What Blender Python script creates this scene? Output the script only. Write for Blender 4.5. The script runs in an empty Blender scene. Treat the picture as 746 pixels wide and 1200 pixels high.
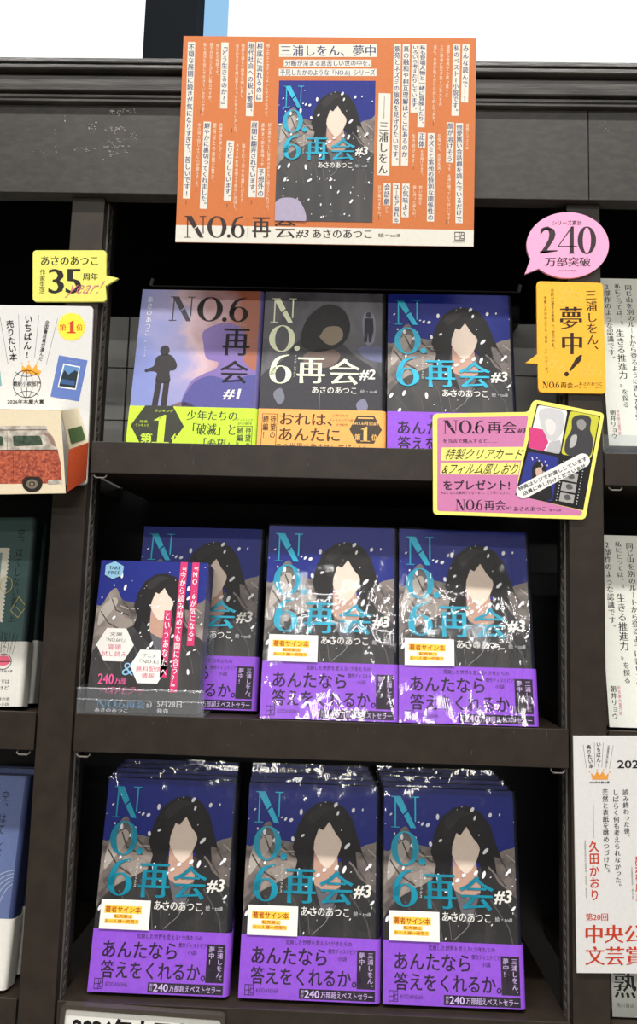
import bpy, math, random
import numpy as np
from mathutils import Vector, Matrix
from mathutils.geometry import tessellate_polygon

SC = bpy.context.scene
COL = SC.collection
EYE = 1.45                       # camera height; the shelving is measured from eye level
DIST = 0.74                      # camera to the front of the uprights
R = math.radians

# ------------------------------------------------------------------ camera, world, lights, exposure
cam_d = bpy.data.cameras.new('camera')
cam = bpy.data.objects.new('camera', cam_d)
COL.objects.link(cam)
rt = Vector((0.9993029889730082, 0.02455932492166628, 0.028113622836697882))
up = Vector((-0.025199142663741847, -0.11183881117471625, 0.9934068066628287))
fw = Vector((-0.027541594700097965, 0.9934228303569524, 0.11114198435765556))
m = Matrix((rt, up, -fw)).transposed().to_4x4()
m.translation = Vector((0, -DIST, EYE))
cam.matrix_world = m
cam_d.sensor_fit = 'VERTICAL'
cam_d.sensor_height = 36.0
cam_d.lens = 36.0 * 901.0 / 1200.0
cam_d.clip_start = 0.02
SC.camera = cam

world = bpy.data.worlds.new('world'); SC.world = world
world.use_nodes = True
world.node_tree.nodes['Background'].inputs[0].default_value = (0.9, 0.95, 1.0, 1)
world.node_tree.nodes['Background'].inputs[1].default_value = 0.05


def strip_light(y, z, power, length=3.6, width=0.11, x=0.0, tilt=0.0):
    l = bpy.data.lights.new('ceiling_or_fill_strip', 'AREA')
    l.shape = 'RECTANGLE'; l.size = length; l.size_y = width; l.energy = power
    l.color = (1.0, 0.975, 0.945)
    o = bpy.data.objects.new('ceiling_or_fill_strip', l)
    o.location = (x, y, z); o.rotation_euler = (R(tilt), 0, 0); COL.objects.link(o)
    return o


strip_light(-1.10, 4.20, 225)                # shop ceiling strips over the aisle; the farthest is added
strip_light(-3.6, 4.20, 110)
strip_light(-8.0, 4.20, 300, length=6.0, width=0.2)
strip_light(-15.0, 4.20, 520, length=7.0, width=0.6, tilt=65)  # added strip, tilted at the shelves for wrap glints and fill light

SC.view_settings.view_transform = 'Standard'
SC.view_settings.look = 'None'
SC.view_settings.exposure = -0.36
SC.view_settings.gamma = 1.0
SC.view_settings.use_curve_mapping = False

# ------------------------------------------------------------------ materials
MATS = {}


def lin(c):
    c = c / 255.0
    return c / 12.92 if c <= 0.04045 else ((c + 0.055) / 1.055) ** 2.4


def new_mat(name):
    mt = bpy.data.materials.new(name); mt.use_nodes = True
    nt = mt.node_tree
    return mt, nt, nt.nodes['Principled BSDF']


def noise_mix(nt, a, b, scale, detail=4, stretch=(1, 1, 1), coord='Object', lo=0.35, hi=0.65, dist=0.0):
    tc = nt.nodes.new('ShaderNodeTexCoord'); mp = nt.nodes.new('ShaderNodeMapping')
    mp.inputs['Scale'].default_value = stretch
    no = nt.nodes.new('ShaderNodeTexNoise')
    no.inputs['Scale'].default_value = scale; no.inputs['Detail'].default_value = detail
    no.inputs['Distortion'].default_value = dist
    rp = nt.nodes.new('ShaderNodeValToRGB')
    rp.color_ramp.elements[0].position = lo; rp.color_ramp.elements[1].position = hi
    rp.color_ramp.elements[0].color = (*[lin(v) for v in a], 1)
    rp.color_ramp.elements[1].color = (*[lin(v) for v in b], 1)
    nt.links.new(tc.outputs[coord], mp.inputs['Vector'])
    nt.links.new(mp.outputs['Vector'], no.inputs['Vector'])
    nt.links.new(no.outputs['Fac'], rp.inputs['Fac'])
    return rp.outputs['Color'], no


def bump(nt, bs, src, strength, dist=0.001):
    b = nt.nodes.new('ShaderNodeBump')
    b.inputs['Strength'].default_value = strength; b.inputs['Distance'].default_value = dist
    nt.links.new(src, b.inputs['Height']); nt.links.new(b.outputs['Normal'], bs.inputs['Normal'])


def print_mat(rgb, rough=0.42, var=2):
    mt, nt, bs = new_mat('ink_%d_%d_%d' % tuple(rgb[:3]))
    a = [max(0, v - var) for v in rgb[:3]]; b = [min(255, v + var) for v in rgb[:3]]
    c, _ = noise_mix(nt, a, b, 260, 2)
    nt.links.new(c, bs.inputs['Base Color'])
    bs.inputs['Roughness'].default_value = rough
    bs.inputs['Specular IOR Level'].default_value = 0.22
    return mt


def special(key):
    if key in ('paint', 'paint_grain', 'paint_dark'):
        mt, nt, bs = new_mat('dark_brown_paint' if key != 'paint_dark' else 'black_board_and_shade')
        if key == 'paint':
            c, n = noise_mix(nt, (41, 34, 28), (48, 40, 33), 60, 5)
        elif key == 'paint_grain':
            c, n = noise_mix(nt, (50, 48, 46), (62, 59, 56), 160, 8, (0.6, 1, 1.3))
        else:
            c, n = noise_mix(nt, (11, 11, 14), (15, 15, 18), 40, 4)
        nt.links.new(c, bs.inputs['Base Color'])
        bs.inputs['Roughness'].default_value = 0.42
        bs.inputs['Specular IOR Level'].default_value = 0.3
        n2 = nt.nodes.new('ShaderNodeTexNoise'); n2.inputs['Scale'].default_value = 420
        tc = nt.nodes.new('ShaderNodeTexCoord'); nt.links.new(tc.outputs['Object'], n2.inputs['Vector'])
        bump(nt, bs, n2.outputs['Fac'], 0.12, 0.0006)
        return mt
    if key == 'cornice':
        mt, nt, bs = new_mat('dark_grained_moulding')
        c, n = noise_mix(nt, (50, 48, 47), (74, 71, 69), 60, 6, (0.22, 1, 2.5), lo=.4, hi=.6)
        nt.links.new(c, bs.inputs['Base Color']); bs.inputs['Roughness'].default_value = 0.38
        bump(nt, bs, n.outputs['Fac'], 0.5, 0.002)
        return mt
    if key == 'tile':
        mt, nt, bs = new_mat('grey_back_tile')
        c, n = noise_mix(nt, (205, 205, 200), (214, 214, 209), 20, 3)
        nt.links.new(c, bs.inputs['Base Color']); bs.inputs['Roughness'].default_value = 0.5
        return mt
    if key == 'steel':
        mt, nt, bs = new_mat('bright_steel')
        c, n = noise_mix(nt, (190, 190, 188), (205, 205, 203), 90, 2)
        nt.links.new(c, bs.inputs['Base Color'])
        bs.inputs['Metallic'].default_value = 1; bs.inputs['Roughness'].default_value = 0.3
        return mt
    if key == 'strip':
        mt, nt, bs = new_mat('slotted_black_steel')
        c, n = noise_mix(nt, (92, 88, 82), (104, 100, 94), 90, 2)
        nt.links.new(c, bs.inputs['Base Color'])
        bs.inputs['Metallic'].default_value = .2; bs.inputs['Roughness'].default_value = 0.35
        return mt
    if key == 'wrap':
        mt = bpy.data.materials.new('clear_shrink_wrap'); mt.use_nodes = True
        nt = mt.node_tree; nt.nodes.clear()
        out = nt.nodes.new('ShaderNodeOutputMaterial'); mx = nt.nodes.new('ShaderNodeMixShader')
        tr = nt.nodes.new('ShaderNodeBsdfTransparent'); gl = nt.nodes.new('ShaderNodeBsdfGlossy')
        gl.inputs['Roughness'].default_value = 0.06
        gl.inputs['Color'].default_value = (1, 1, 1, 1)
        oi = nt.nodes.new('ShaderNodeObjectInfo')
        tc = nt.nodes.new('ShaderNodeTexCoord'); mp = nt.nodes.new('ShaderNodeMapping')
        mp.inputs['Rotation'].default_value = (0, R(38), 0)
        mp.inputs['Scale'].default_value = (1, 1, 0.22)
        add = nt.nodes.new('ShaderNodeVectorMath'); add.operation = 'ADD'
        mul = nt.nodes.new('ShaderNodeVectorMath'); mul.operation = 'SCALE'
        nt.links.new(oi.outputs['Location'], mul.inputs[0]); mul.inputs['Scale'].default_value = 3.0
        nt.links.new(tc.outputs['Object'], add.inputs[0]); nt.links.new(mul.outputs[0], add.inputs[1])
        nt.links.new(add.outputs[0], mp.inputs['Vector'])
        n1 = nt.nodes.new('ShaderNodeTexNoise'); n1.inputs['Scale'].default_value = 65
        n1.inputs['Detail'].default_value = 3; n1.inputs['Distortion'].default_value = 0.6
        n2 = nt.nodes.new('ShaderNodeTexNoise'); n2.inputs['Scale'].default_value = 22
        n2.inputs['Detail'].default_value = 2
        nt.links.new(mp.outputs[0], n1.inputs['Vector']); nt.links.new(add.outputs[0], n2.inputs['Vector'])
        ad = nt.nodes.new('ShaderNodeMath'); ad.operation = 'ADD'
        nt.links.new(n1.outputs['Fac'], ad.inputs[0]); nt.links.new(n2.outputs['Fac'], ad.inputs[1])
        b = nt.nodes.new('ShaderNodeBump'); b.inputs['Strength'].default_value = 0.5
        b.inputs['Distance'].default_value = 0.0028
        nt.links.new(ad.outputs[0], b.inputs['Height'])
        nt.links.new(b.outputs['Normal'], gl.inputs['Normal'])
        mx.inputs[0].default_value = 0.030
        nt.links.new(tr.outputs[0], mx.inputs[1]); nt.links.new(gl.outputs[0], mx.inputs[2])
        nt.links.new(mx.outputs[0], out.inputs['Surface'])
        return mt
    if key == 'acrylic':
        mt = bpy.data.materials.new('clear_acrylic'); mt.use_nodes = True
        nt = mt.node_tree; nt.nodes.clear()
        out = nt.nodes.new('ShaderNodeOutputMaterial'); mx = nt.nodes.new('ShaderNodeMixShader'); m2 = nt.nodes.new('ShaderNodeMixShader')
        tr = nt.nodes.new('ShaderNodeBsdfTransparent'); gl = nt.nodes.new('ShaderNodeBsdfGlossy'); df = nt.nodes.new('ShaderNodeBsdfDiffuse')
        tr.inputs['Color'].default_value = (.95, .96, .97, 1); gl.inputs['Roughness'].default_value = .12
        c, n = noise_mix(nt, (196, 200, 206), (222, 226, 230), 30, 3)
        nt.links.new(c, df.inputs['Color'])
        m2.inputs[0].default_value = .5; mx.inputs[0].default_value = .13
        nt.links.new(gl.outputs[0], m2.inputs[1]); nt.links.new(df.outputs[0], m2.inputs[2])
        nt.links.new(tr.outputs[0], mx.inputs[1]); nt.links.new(m2.outputs[0], mx.inputs[2]); nt.links.new(mx.outputs[0], out.inputs['Surface'])
        return mt
    if key == 'pages':
        mt, nt, bs = new_mat('page_edges')
        c, n = noise_mix(nt, (205, 198, 182), (226, 220, 206), 30, 3, (1, 60, 0.2))
        nt.links.new(c, bs.inputs['Base Color']); bs.inputs['Roughness'].default_value = 0.8
        return mt
    if key == 'foil':
        mt, nt, bs = new_mat('teal_foil')
        c, n = noise_mix(nt, (8, 126, 152), (18, 154, 182), 40, 2)
        nt.links.new(c, bs.inputs['Base Color'])
        bs.inputs['Metallic'].default_value = 0.35; bs.inputs['Roughness'].default_value = 0.28
        return mt
    if key == 'cape':
        mt, nt, bs = new_mat('cape_print')
        c, n = noise_mix(nt, (78, 70, 68), (150, 138, 130), 38, 5, (1, 1, 1), lo=.38, hi=.66, dist=1.2)
        nt.links.new(c, bs.inputs['Base Color']); bs.inputs['Roughness'].default_value = 0.4
        return mt
    if key == 'coat':
        mt, nt, bs = new_mat('coat_print')
        c, n = noise_mix(nt, (27, 26, 27), (56, 53, 52), 30, 4, (1.6, 1, .5), lo=.42, hi=.72, dist=.8)
        nt.links.new(c, bs.inputs['Base Color']); bs.inputs['Roughness'].default_value = 0.4
        return mt
    if key == 'night':
        mt, nt, bs = new_mat('smoky_night_print')
        c, n = noise_mix(nt, (46, 46, 52), (92, 90, 98), 28, 5, (1, 1, .6), lo=.36, hi=.7, dist=1.)
        nt.links.new(c, bs.inputs['Base Color']); bs.inputs['Roughness'].default_value = 0.4
        return mt
    if key == 'dusk':
        mt, nt, bs = new_mat('dusk_clouds_print')
        tc = nt.nodes.new('ShaderNodeTexCoord'); sp = nt.nodes.new('ShaderNodeSeparateXYZ')
        nt.links.new(tc.outputs['Object'], sp.inputs[0])
        no = nt.nodes.new('ShaderNodeTexNoise'); no.inputs['Scale'].default_value = 26; no.inputs['Detail'].default_value = 4
        nt.links.new(tc.outputs['Object'], no.inputs['Vector'])
        def lc(expr_a, expr_b, off, nz):
            a = nt.nodes.new('ShaderNodeMath'); a.operation = 'MULTIPLY'; a.inputs[1].default_value = expr_a
            nt.links.new(sp.outputs['X'], a.inputs[0])
            b = nt.nodes.new('ShaderNodeMath'); b.operation = 'MULTIPLY_ADD'; b.inputs[1].default_value = expr_b
            nt.links.new(sp.outputs['Z'], b.inputs[0]); nt.links.new(a.outputs[0], b.inputs[2])
            c = nt.nodes.new('ShaderNodeMath'); c.operation = 'MULTIPLY_ADD'; c.inputs[1].default_value = nz
            nt.links.new(no.outputs['Fac'], c.inputs[0]); nt.links.new(b.outputs[0], c.inputs[2])
            d = nt.nodes.new('ShaderNodeMath'); d.operation = 'ADD'; d.inputs[1].default_value = off
            nt.links.new(c.outputs[0], d.inputs[0])
            return d.outputs[0]
        f = lc(6.6, 1.6, -0.02, 0.7)
        rp = nt.nodes.new('ShaderNodeValToRGB'); cr = rp.color_ramp
        cr.elements[0].position = 0.1; cr.elements[0].color = (*[lin(v) for v in (118, 130, 190)], 1)
        cr.elements[1].position = .88; cr.elements[1].color = (*[lin(v) for v in (156, 84, 56)], 1)
        e = cr.elements.new(0.4); e.color = (*[lin(v) for v in (150, 146, 190)], 1)
        e = cr.elements.new(0.52); e.color = (*[lin(v) for v in (198, 168, 178)], 1)
        e = cr.elements.new(0.68); e.color = (*[lin(v) for v in (176, 138, 142)], 1)
        nt.links.new(f, rp.inputs['Fac']); nt.links.new(rp.outputs[0], bs.inputs['Base Color'])
        bs.inputs['Roughness'].default_value = 0.4
        return mt
    if key == 'van_red':
        mt, nt, bs = new_mat('rusty_red_print')
        c, n = noise_mix(nt, (130, 44, 26), (196, 98, 64), 420, 4, (1, 1, 1), lo=.36, hi=.66)
        nt.links.new(c, bs.inputs['Base Color']); bs.inputs['Roughness'].default_value = .6
        return mt
    if key == 'van_white':
        mt, nt, bs = new_mat('weathered_cream_print')
        c, n = noise_mix(nt, (150, 142, 130), (206, 198, 184), 120, 5, lo=.36, hi=.6)
        nt.links.new(c, bs.inputs['Base Color']); bs.inputs['Roughness'].default_value = .6
        return mt
    if key == 'van_glass':
        mt, nt, bs = new_mat('dark_green_print')
        c, n = noise_mix(nt, (30, 46, 34), (62, 84, 60), 260, 3)
        nt.links.new(c, bs.inputs['Base Color']); bs.inputs['Roughness'].default_value = .6
        return mt
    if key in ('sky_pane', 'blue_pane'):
        mt = bpy.data.materials.new('bright_window_pane' if key == 'sky_pane' else 'pale_blue_jamb_glow'); mt.use_nodes = True
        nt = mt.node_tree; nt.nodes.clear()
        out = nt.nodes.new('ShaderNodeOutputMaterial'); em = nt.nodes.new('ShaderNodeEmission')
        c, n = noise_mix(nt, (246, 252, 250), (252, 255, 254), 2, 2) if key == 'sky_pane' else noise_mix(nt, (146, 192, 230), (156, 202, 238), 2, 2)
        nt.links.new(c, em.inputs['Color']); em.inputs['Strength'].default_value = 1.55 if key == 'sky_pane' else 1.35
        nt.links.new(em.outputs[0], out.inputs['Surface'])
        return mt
    if key == 'wall':
        mt, nt, bs = new_mat('dark_wall_paint')
        c, n = noise_mix(nt, (14, 18, 22), (18, 22, 27), 6, 4)
        nt.links.new(c, bs.inputs['Base Color']); bs.inputs['Roughness'].default_value = .9; bs.inputs['Specular IOR Level'].default_value = .1
        return mt
    if key == 'floor':
        mt, nt, bs = new_mat('shop_floor_tiles')
        c, n = noise_mix(nt, (150, 144, 134), (170, 164, 154), 12, 5)
        nt.links.new(c, bs.inputs['Base Color']); bs.inputs['Roughness'].default_value = .35
        return mt
    if key == 'ceiling':
        mt, nt, bs = new_mat('white_ceiling_board')
        c, n = noise_mix(nt, (214, 214, 210), (226, 226, 222), 20, 4)
        nt.links.new(c, bs.inputs['Base Color']); bs.inputs['Roughness'].default_value = .8
        return mt
    raise KeyError(key)


def M(key):
    if key not in MATS:
        if isinstance(key, tuple):
            MATS[key] = print_mat(key[:3], key[3] if len(key) > 3 else 0.42)
        else:
            MATS[key] = special(key)
    return MATS[key]


# ------------------------------------------------------------------ object helpers
def tag(o, label, cat, group=None):
    o['label'] = label; o['category'] = cat
    if group: o['group'] = group
    return o


def thing(name, loc, label, cat, group=None, rot=(0, 0, 0)):
    o = bpy.data.objects.new(name, None); COL.objects.link(o)
    o.empty_display_size = 0.02
    o.location = (loc[0], loc[1], loc[2] + EYE); o.rotation_euler = rot
    return tag(o, label, cat, group)


def copy_thing(root, loc, label, group=None, skip=()):
    r = root.copy(); COL.objects.link(r)
    r.location = (loc[0], loc[1], loc[2] + EYE); r['label'] = label
    if group: r['group'] = group
    for ch in list(root.children):
        if ch.name.split('.')[0] in skip: continue
        c = ch.copy(); COL.objects.link(c); c.parent = r
        for g in list(ch.children):
            d = g.copy(); COL.objects.link(d); d.parent = c
    return r


class MB:
    """collects faces and links them as ONE mesh object"""
    def __init__(self):
        self.v = []; self.f = []; self.k = []

    def add(self, pts, faces, key):
        b = len(self.v); self.v.extend(pts)
        for f in faces:
            self.f.append([i + b for i in f]); self.k.append(key)

    def box(self, x0, x1, y0, y1, z0, z1, key):
        p = [(x0, y0, z0), (x1, y0, z0), (x1, y1, z0), (x0, y1, z0), (x0, y0, z1), (x1, y0, z1), (x1, y1, z1), (x0, y1, z1)]
        self.add(p, [(0, 3, 2, 1), (4, 5, 6, 7), (0, 1, 5, 4), (1, 2, 6, 5), (2, 3, 7, 6), (3, 0, 4, 7)], key)

    def loft(self, prof, a, b, put, key, caps=True):
        """prof: closed CCW 2-D outline, extruded from a to b; put(u, v, t) gives the 3-D point"""
        n = len(prof)
        pts = [put(u, v, a) for u, v in prof] + [put(u, v, b) for u, v in prof]
        fs = [(i, (i + 1) % n, n + (i + 1) % n, n + i) for i in range(n)]
        if caps:
            tr = tessellate_polygon([[Vector((u, v, 0)) for u, v in prof]])
            fs += [(t[2], t[1], t[0]) for t in tr] + [(n + t[0], n + t[1], n + t[2]) for t in tr]
        self.add(pts, fs, key)

    def tube(self, path, r, key, n=8):
        path = [Vector(p) for p in path]; rings = []
        for i, p in enumerate(path):
            t = (path[min(i + 1, len(path) - 1)] - path[max(i - 1, 0)]).normalized()
            a = t.orthogonal().normalized(); b = t.cross(a)
            if rings:
                pa = rings[-1][1]; a = (pa - t * pa.dot(t)).normalized(); b = t.cross(a)
            rings.append(([p + r * (math.cos(6.2832 * j / n) * a + math.sin(6.2832 * j / n) * b) for j in range(n)], a))
        pts = [tuple(q) for rg, _ in rings for q in rg]; fs = []
        for i in range(len(rings) - 1):
            for j in range(n):
                fs.append((i * n + j, i * n + (j + 1) % n, (i + 1) * n + (j + 1) % n, (i + 1) * n + j))
        fs.append(tuple(range(n))[::-1]); fs.append(tuple((len(rings) - 1) * n + j for j in range(n)))
        self.add(pts, fs, key)

    def build(self, name, parent=None, smooth=False, bevel=0):
        me = bpy.data.meshes.new(name)
        me.from_pydata([tuple(p) for p in self.v], [], self.f)
        keys = []
        for k in self.k:
            if k not in keys: keys.append(k)
        for k in keys: me.materials.append(M(k))
        ix = {k: i for i, k in enumerate(keys)}
        me.polygons.foreach_set('material_index', [ix[k] for k in self.k])
        if smooth: me.polygons.foreach_set('use_smooth', [True] * len(me.polygons))
        me.update()
        o = bpy.data.objects.new(name, me); COL.objects.link(o)
        if parent is not None: o.parent = parent
        if bevel:
            bv = o.modifiers.new('bevel', 'BEVEL'); bv.width = bevel; bv.segments = 2; bv.limit_method = 'ANGLE'
        return o


# ------------------------------------------------------------------ lettering
_fc = bpy.data.curves.new('lettering', 'FONT'); _fc.resolution_u = 2
_fo = bpy.data.objects.new('lettering', _fc); COL.objects.link(_fo)
_GC = {}


def glyphs(s, dx=0.0, dy=0.0):
    """triangles of a string; dx thickens upright strokes, dy level ones (em units)"""
    key = (s, dx, dy)
    if key in _GC: return _GC[key]
    _fc.body = s
    bpy.context.view_layer.update()
    ev = _fo.evaluated_get(bpy.context.evaluated_depsgraph_get())
    me = ev.to_mesh()
    pts = [(v.co.x, v.co.y) for v in me.vertices]
    fs = [tuple(p.vertices) for p in me.polygons]
    ev.to_mesh_clear()
    out = []
    for f in fs:
        a = sum(pts[f[i]][0] * pts[f[(i + 1) % len(f)]][1] - pts[f[(i + 1) % len(f)]][0] * pts[f[i]][1] for i in range(len(f)))
        out.append(f if a > 0 else f[::-1])
    fs = out
    if dx or dy:
        ed = set()
        for f in fs:
            for i in range(len(f)): ed.add((f[i], f[(i + 1) % len(f)]))
        nin = {}; nout = {}
        for a, b in ed:
            if (b, a) in ed: continue
            ex, ey = pts[b][0] - pts[a][0], pts[b][1] - pts[a][1]
            l = math.hypot(ex, ey)
            if l < 1e-7: continue
            n = (ey / l, -ex / l)
            nout[a] = n; nin[b] = n
        q = list(pts)
        for i in range(len(pts)):
            if i not in nin or i not in nout: continue
            n1, n2 = nin[i], nout[i]
            d1 = dx * n1[0] ** 2 + dy * n1[1] ** 2; d2 = dx * n2[0] ** 2 + dy * n2[1] ** 2
            det = n1[0] * n2[1] - n1[1] * n2[0]
            if abs(det) > 0.25:
                t = ((d1 * n2[1] - d2 * n1[1]) / det, (n1[0] * d2 - n2[0] * d1) / det)
            else:
                t = ((n1[0] * d1 + n2[0] * d2) / 2, (n1[1] * d1 + n2[1] * d2) / 2)
            l = math.hypot(*t); mx = 1.6 * max(abs(dx), abs(dy))
            if l > mx: t = (t[0] * mx / l, t[1] * mx / l)
            q[i] = (pts[i][0] + t[0], pts[i][1] + t[1])
        pts = q
    _GC[key] = (pts, fs)
    return _GC[key]


SERIF = (0.022, -0.006)      # thick uprights, thin levels: a Ming-like cut
BOLD = (0.022, 0.018)
EPS = 0.00006


def catmull(pts, n=6):
    o = []; L = len(pts)
    for i in range(L):
        p0, p1, p2, p3 = pts[i - 1], pts[i], pts[(i + 1) % L], pts[(i + 2) % L]
        for j in range(n):
            t = j / n
            o.append(tuple(0.5 * (2 * p1[k] + (p2[k] - p0[k]) * t + (2 * p0[k] - 5 * p1[k] + 4 * p2[k] - p3[k]) * t * t
                                  + (3 * p1[k] - p0[k] - 3 * p2[k] + p3[k]) * t ** 3) for k in (0, 1)))
    return o


def clip_poly(poly, r):
    for ax, lim, sg in ((0, r[0], 1), (0, r[2], -1), (1, r[1], 1), (1, r[3], -1)):
        o = []
        for i in range(len(poly)):
            a, b = poly[i - 1], poly[i]
            ia, ib = (a[ax] - lim) * sg >= 0, (b[ax] - lim) * sg >= 0
            if ia != ib:
                t = (lim - a[ax]) / (b[ax] - a[ax]); o.append((a[0] + t * (b[0] - a[0]), a[1] + t * (b[1] - a[1])))
            if ib: o.append(b)
        poly = o
        if not poly: break
    return poly


class Print:
    """ink shapes on the front face of a sheet; (x, y) in layout units, y down, are mapped by fn to the sheet's (x, z)"""
    def __init__(self, mb, fn, clip=None, y0=0.0):
        self.mb = mb; self.fn = fn; self.clip = clip; self.y0 = y0

    def _emit(self, tris, key, layer):
        y = self.y0 - layer * EPS
        for t in tris:
            a = sum(t[i][0] * t[(i + 1) % len(t)][1] - t[(i + 1) % len(t)][0] * t[i][1] for i in range(len(t)))
            if a < 0: t = t[::-1]
            self.mb.add([(p[0], y, p[1]) for p in t], [tuple(range(len(t)))], key)

    def poly(self, pts, key, layer=1):
        q = [self.fn(*p) for p in pts]
        tr = tessellate_polygon([[Vector((p[0], p[1], 0)) for p in q]])
        ts = [[q[i] for i in t] for t in tr]
        if self.clip: ts = [c for c in (clip_poly(t, self.clip) for t in ts) if len(c) > 2]
        self._emit(ts, key, layer)

    def spline(self, pts, key, layer=1, n=5): self.poly(catmull(pts, n), key, layer)

    def rect(self, x0, y0, x1, y1, key, layer=1): self.poly([(x0, y0), (x1, y0), (x1, y1), (x0, y1)], key, layer)

    def ellipse(self, cx, cy, rx, ry, key, layer=1, rot=0, n=20):
        c, s = math.cos(rot), math.sin(rot)
        self.poly([(cx + rx * math.cos(6.2832 * i / n) * c - ry * math.sin(6.2832 * i / n) * s,
                    cy + rx * math.cos(6.2832 * i / n) * s + ry * math.sin(6.2832 * i / n) * c) for i in range(n)], key, layer)

    def line(self, pts, w, key, layer=1):
        for a, b in zip(pts, pts[1:]):
            l = math.hypot(b[0] - a[0], b[1] - a[1]) or 1
            nx, ny = -(b[1] - a[1]) / l * w / 2, (b[0] - a[0]) / l * w / 2
            self.poly([(a[0] + nx, a[1] + ny), (b[0] + nx, b[1] + ny), (b[0] - nx, b[1] - ny), (a[0] - nx, a[1] - ny)], key, layer)

    def ring(self, cx, cy, rx, ry, w, key, layer=1, a0=0, a1=360, n=24):
        self.line([(cx + rx * math.cos(R(a0 + (a1 - a0) * i / n)), cy + ry * math.sin(R(a0 + (a1 - a0) * i / n))) for i in range(n + 1)], w, key, layer)

    def frame(self, x0, y0, x1, y1, w, key, layer=1):
        self.rect(x0, y0, x1, y0 + w, key, layer); self.rect(x0, y1 - w, x1, y1, key, layer)
        self.rect(x0, y0, x0 + w, y1, key, layer); self.rect(x1 - w, y0, x1, y1, key, layer)

    def tline(self, s, tl, tr, bl, key, layer=3, wt=(0, 0), slant=0.0):
        """a line of lettering whose ink box is tl - tr - bl (layout units)"""
        pts, fs = glyphs(s, *wt)
        if not pts: return
        x0 = min(p[0] for p in pts); x1 = max(p[0] for p in pts); y0 = min(p[1] for p in pts); y1 = max(p[1] for p in pts)
        q = []
        for p in pts:
            u = (p[0] - x0) / max(1e-6, x1 - x0); v = (y1 - p[1]) / max(1e-6, y1 - y0)
            u += slant * (0.5 - v)
            q.append(self.fn(tl[0] + u * (tr[0] - tl[0]) + v * (bl[0] - tl[0]), tl[1] + u * (tr[1] - tl[1]) + v * (bl[1] - tl[1])))
        self._emit([[q[i] for i in f] for f in fs], key, layer)

    def text(self, s, x0, y0, x1, y1, key, layer=3, wt=(0, 0), slant=0.0):
        self.tline(s, (x0, y0), (x1, y0), (x0, y1), key, layer, wt, slant)

    def vtext(self, s, top, bot, w, key, layer=3, wt=(0, 0), gap=0.0):
        """upright column running down from top to bot (centres of the column's ends)"""
        n = len(s); dx, dy = (bot[0] - top[0]) / n, (bot[1] - top[1]) / n
        L = math.hypot(dx, dy) * n
        rx, ry = dy / (L / n) * w, -dx / (L / n) * w          # one em to the right
        for i, ch in enumerate(s):
            if ch == ' ': continue
            pts, fs = glyphs(ch, *wt)
            ox, oy = top[0] + dx * i, top[1] + dy * i
            q = []
            for p in pts:
                u, v = p[0] - 0.5, 0.88 - p[1]
                if ord(ch) < 256:
                    u = p[0] - sum(t[0] for t in pts) / len(pts)
                if ch in 'ー「」『』（）―〜…':
                    u, v = -(v - 0.5), p[0]
                    if ch == 'ー': u = -u
                elif ch in '、。': u += 0.6; v -= 0.55
                elif ch in 'っょゃゅッョャュ': u += 0.1; v -= 0.1
                v = v * (1 - gap) + gap / 2
                q.append(self.fn(ox + u * rx + v * dx, oy + u * ry + v * dy))
            self._emit([[q[i] for i in f] for f in fs], key, layer)

    def vbox(self, s, top, bot, w, ink, paper, layer=2, wt=SERIF, pad=0.04):
        dx, dy = bot[0] - top[0], bot[1] - top[1]; L = math.hypot(dx, dy); nx, ny = dy / L * w / 2, -dx / L * w / 2
        self.poly([(top[0] - nx, top[1] - ny), (top[0] + nx, top[1] + ny), (bot[0] + nx, bot[1] + ny), (bot[0] - nx, bot[1] - ny)], paper, layer)
        p = 0.012 * L
        self.vtext(s, (top[0] + dx / L * p, top[1] + dy / L * p), (bot[0] - dx / L * p, bot[1] - dy / L * p), w * 0.84, ink, layer + 1, wt)

    def title(self, ch, x0, y0, x1, y1, key, layer=4):
        """high-contrast roman capitals and figures drawn by hand"""
        def T(p): return (x0 + p[0] * (x1 - x0), y1 - p[1] * (y1 - y0))
        def ring(cx, cy, rx, ry, ix, iy, n=32):
            for i in range(n):
                a, b = 6.2832 * i / n, 6.2832 * (i + 1) / n
                self.poly([T((cx + rx * math.cos(a), cy + ry * math.sin(a))), T((cx + rx * math.cos(b), cy + ry * math.sin(b))),
                           T((cx + ix * math.cos(b), cy + iy * math.sin(b))), T((cx + ix * math.cos(a), cy + iy * math.sin(a)))], key, layer)
        if ch == 'N':
            for r in ((.12, .03, .17, .90), (0, 0, .30, .03), (0, .97, .16, 1), (.84, .2, .89, .97), (.70, .97, 1, 1)):
                self.poly([T((r[0], r[1])), T((r[2], r[1])), T((r[2], r[3])), T((r[0], r[3]))], key, layer)
            self.poly([T(p) for p in ((.06, 1), (.34, 1), (.58, .56), (.42, .42))], key, layer)
            self.poly([T(p) for p in ((.45, .38), (.61, .51), (.89, 0), (.70, 0))], key, layer)
        elif ch == 'O':
            ring(.5, .5, .5, .5, .27, .465)
        elif ch == '.':
            self.poly([T((.5 + .5 * math.cos(.3142 * i), .5 + .5 * math.sin(.3142 * i))) for i in range(20)], key, layer)
        elif ch == '6':
            ring(.5, .31, .5, .31, .24, .275)
            out = catmull([(.0, .31), (.03, .52), (.13, .74), (.36, .92), (.82, 1.0), (.84, .97), (.52, .88), (.34, .72), (.27, .52), (.262, .34), (.15, .28)], 4)
            self.poly([T(p) for p in out], key, layer)
        elif ch == '1':
            for q in (((.36, 0), (.70, 0), (.70, 1), (.60, 1), (.36, .92)), ((.10, 0), (.96, 0), (.96, .05), (.10, .05)), ((.08, .80), (.36, .92), (.60, 1), (.36, .80))):
                self.poly([T(p) for p in q], key, layer)
        elif ch == '0':
            ring(.5, .5, .5, .5, .22, .465)
        elif ch == '4':
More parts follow.
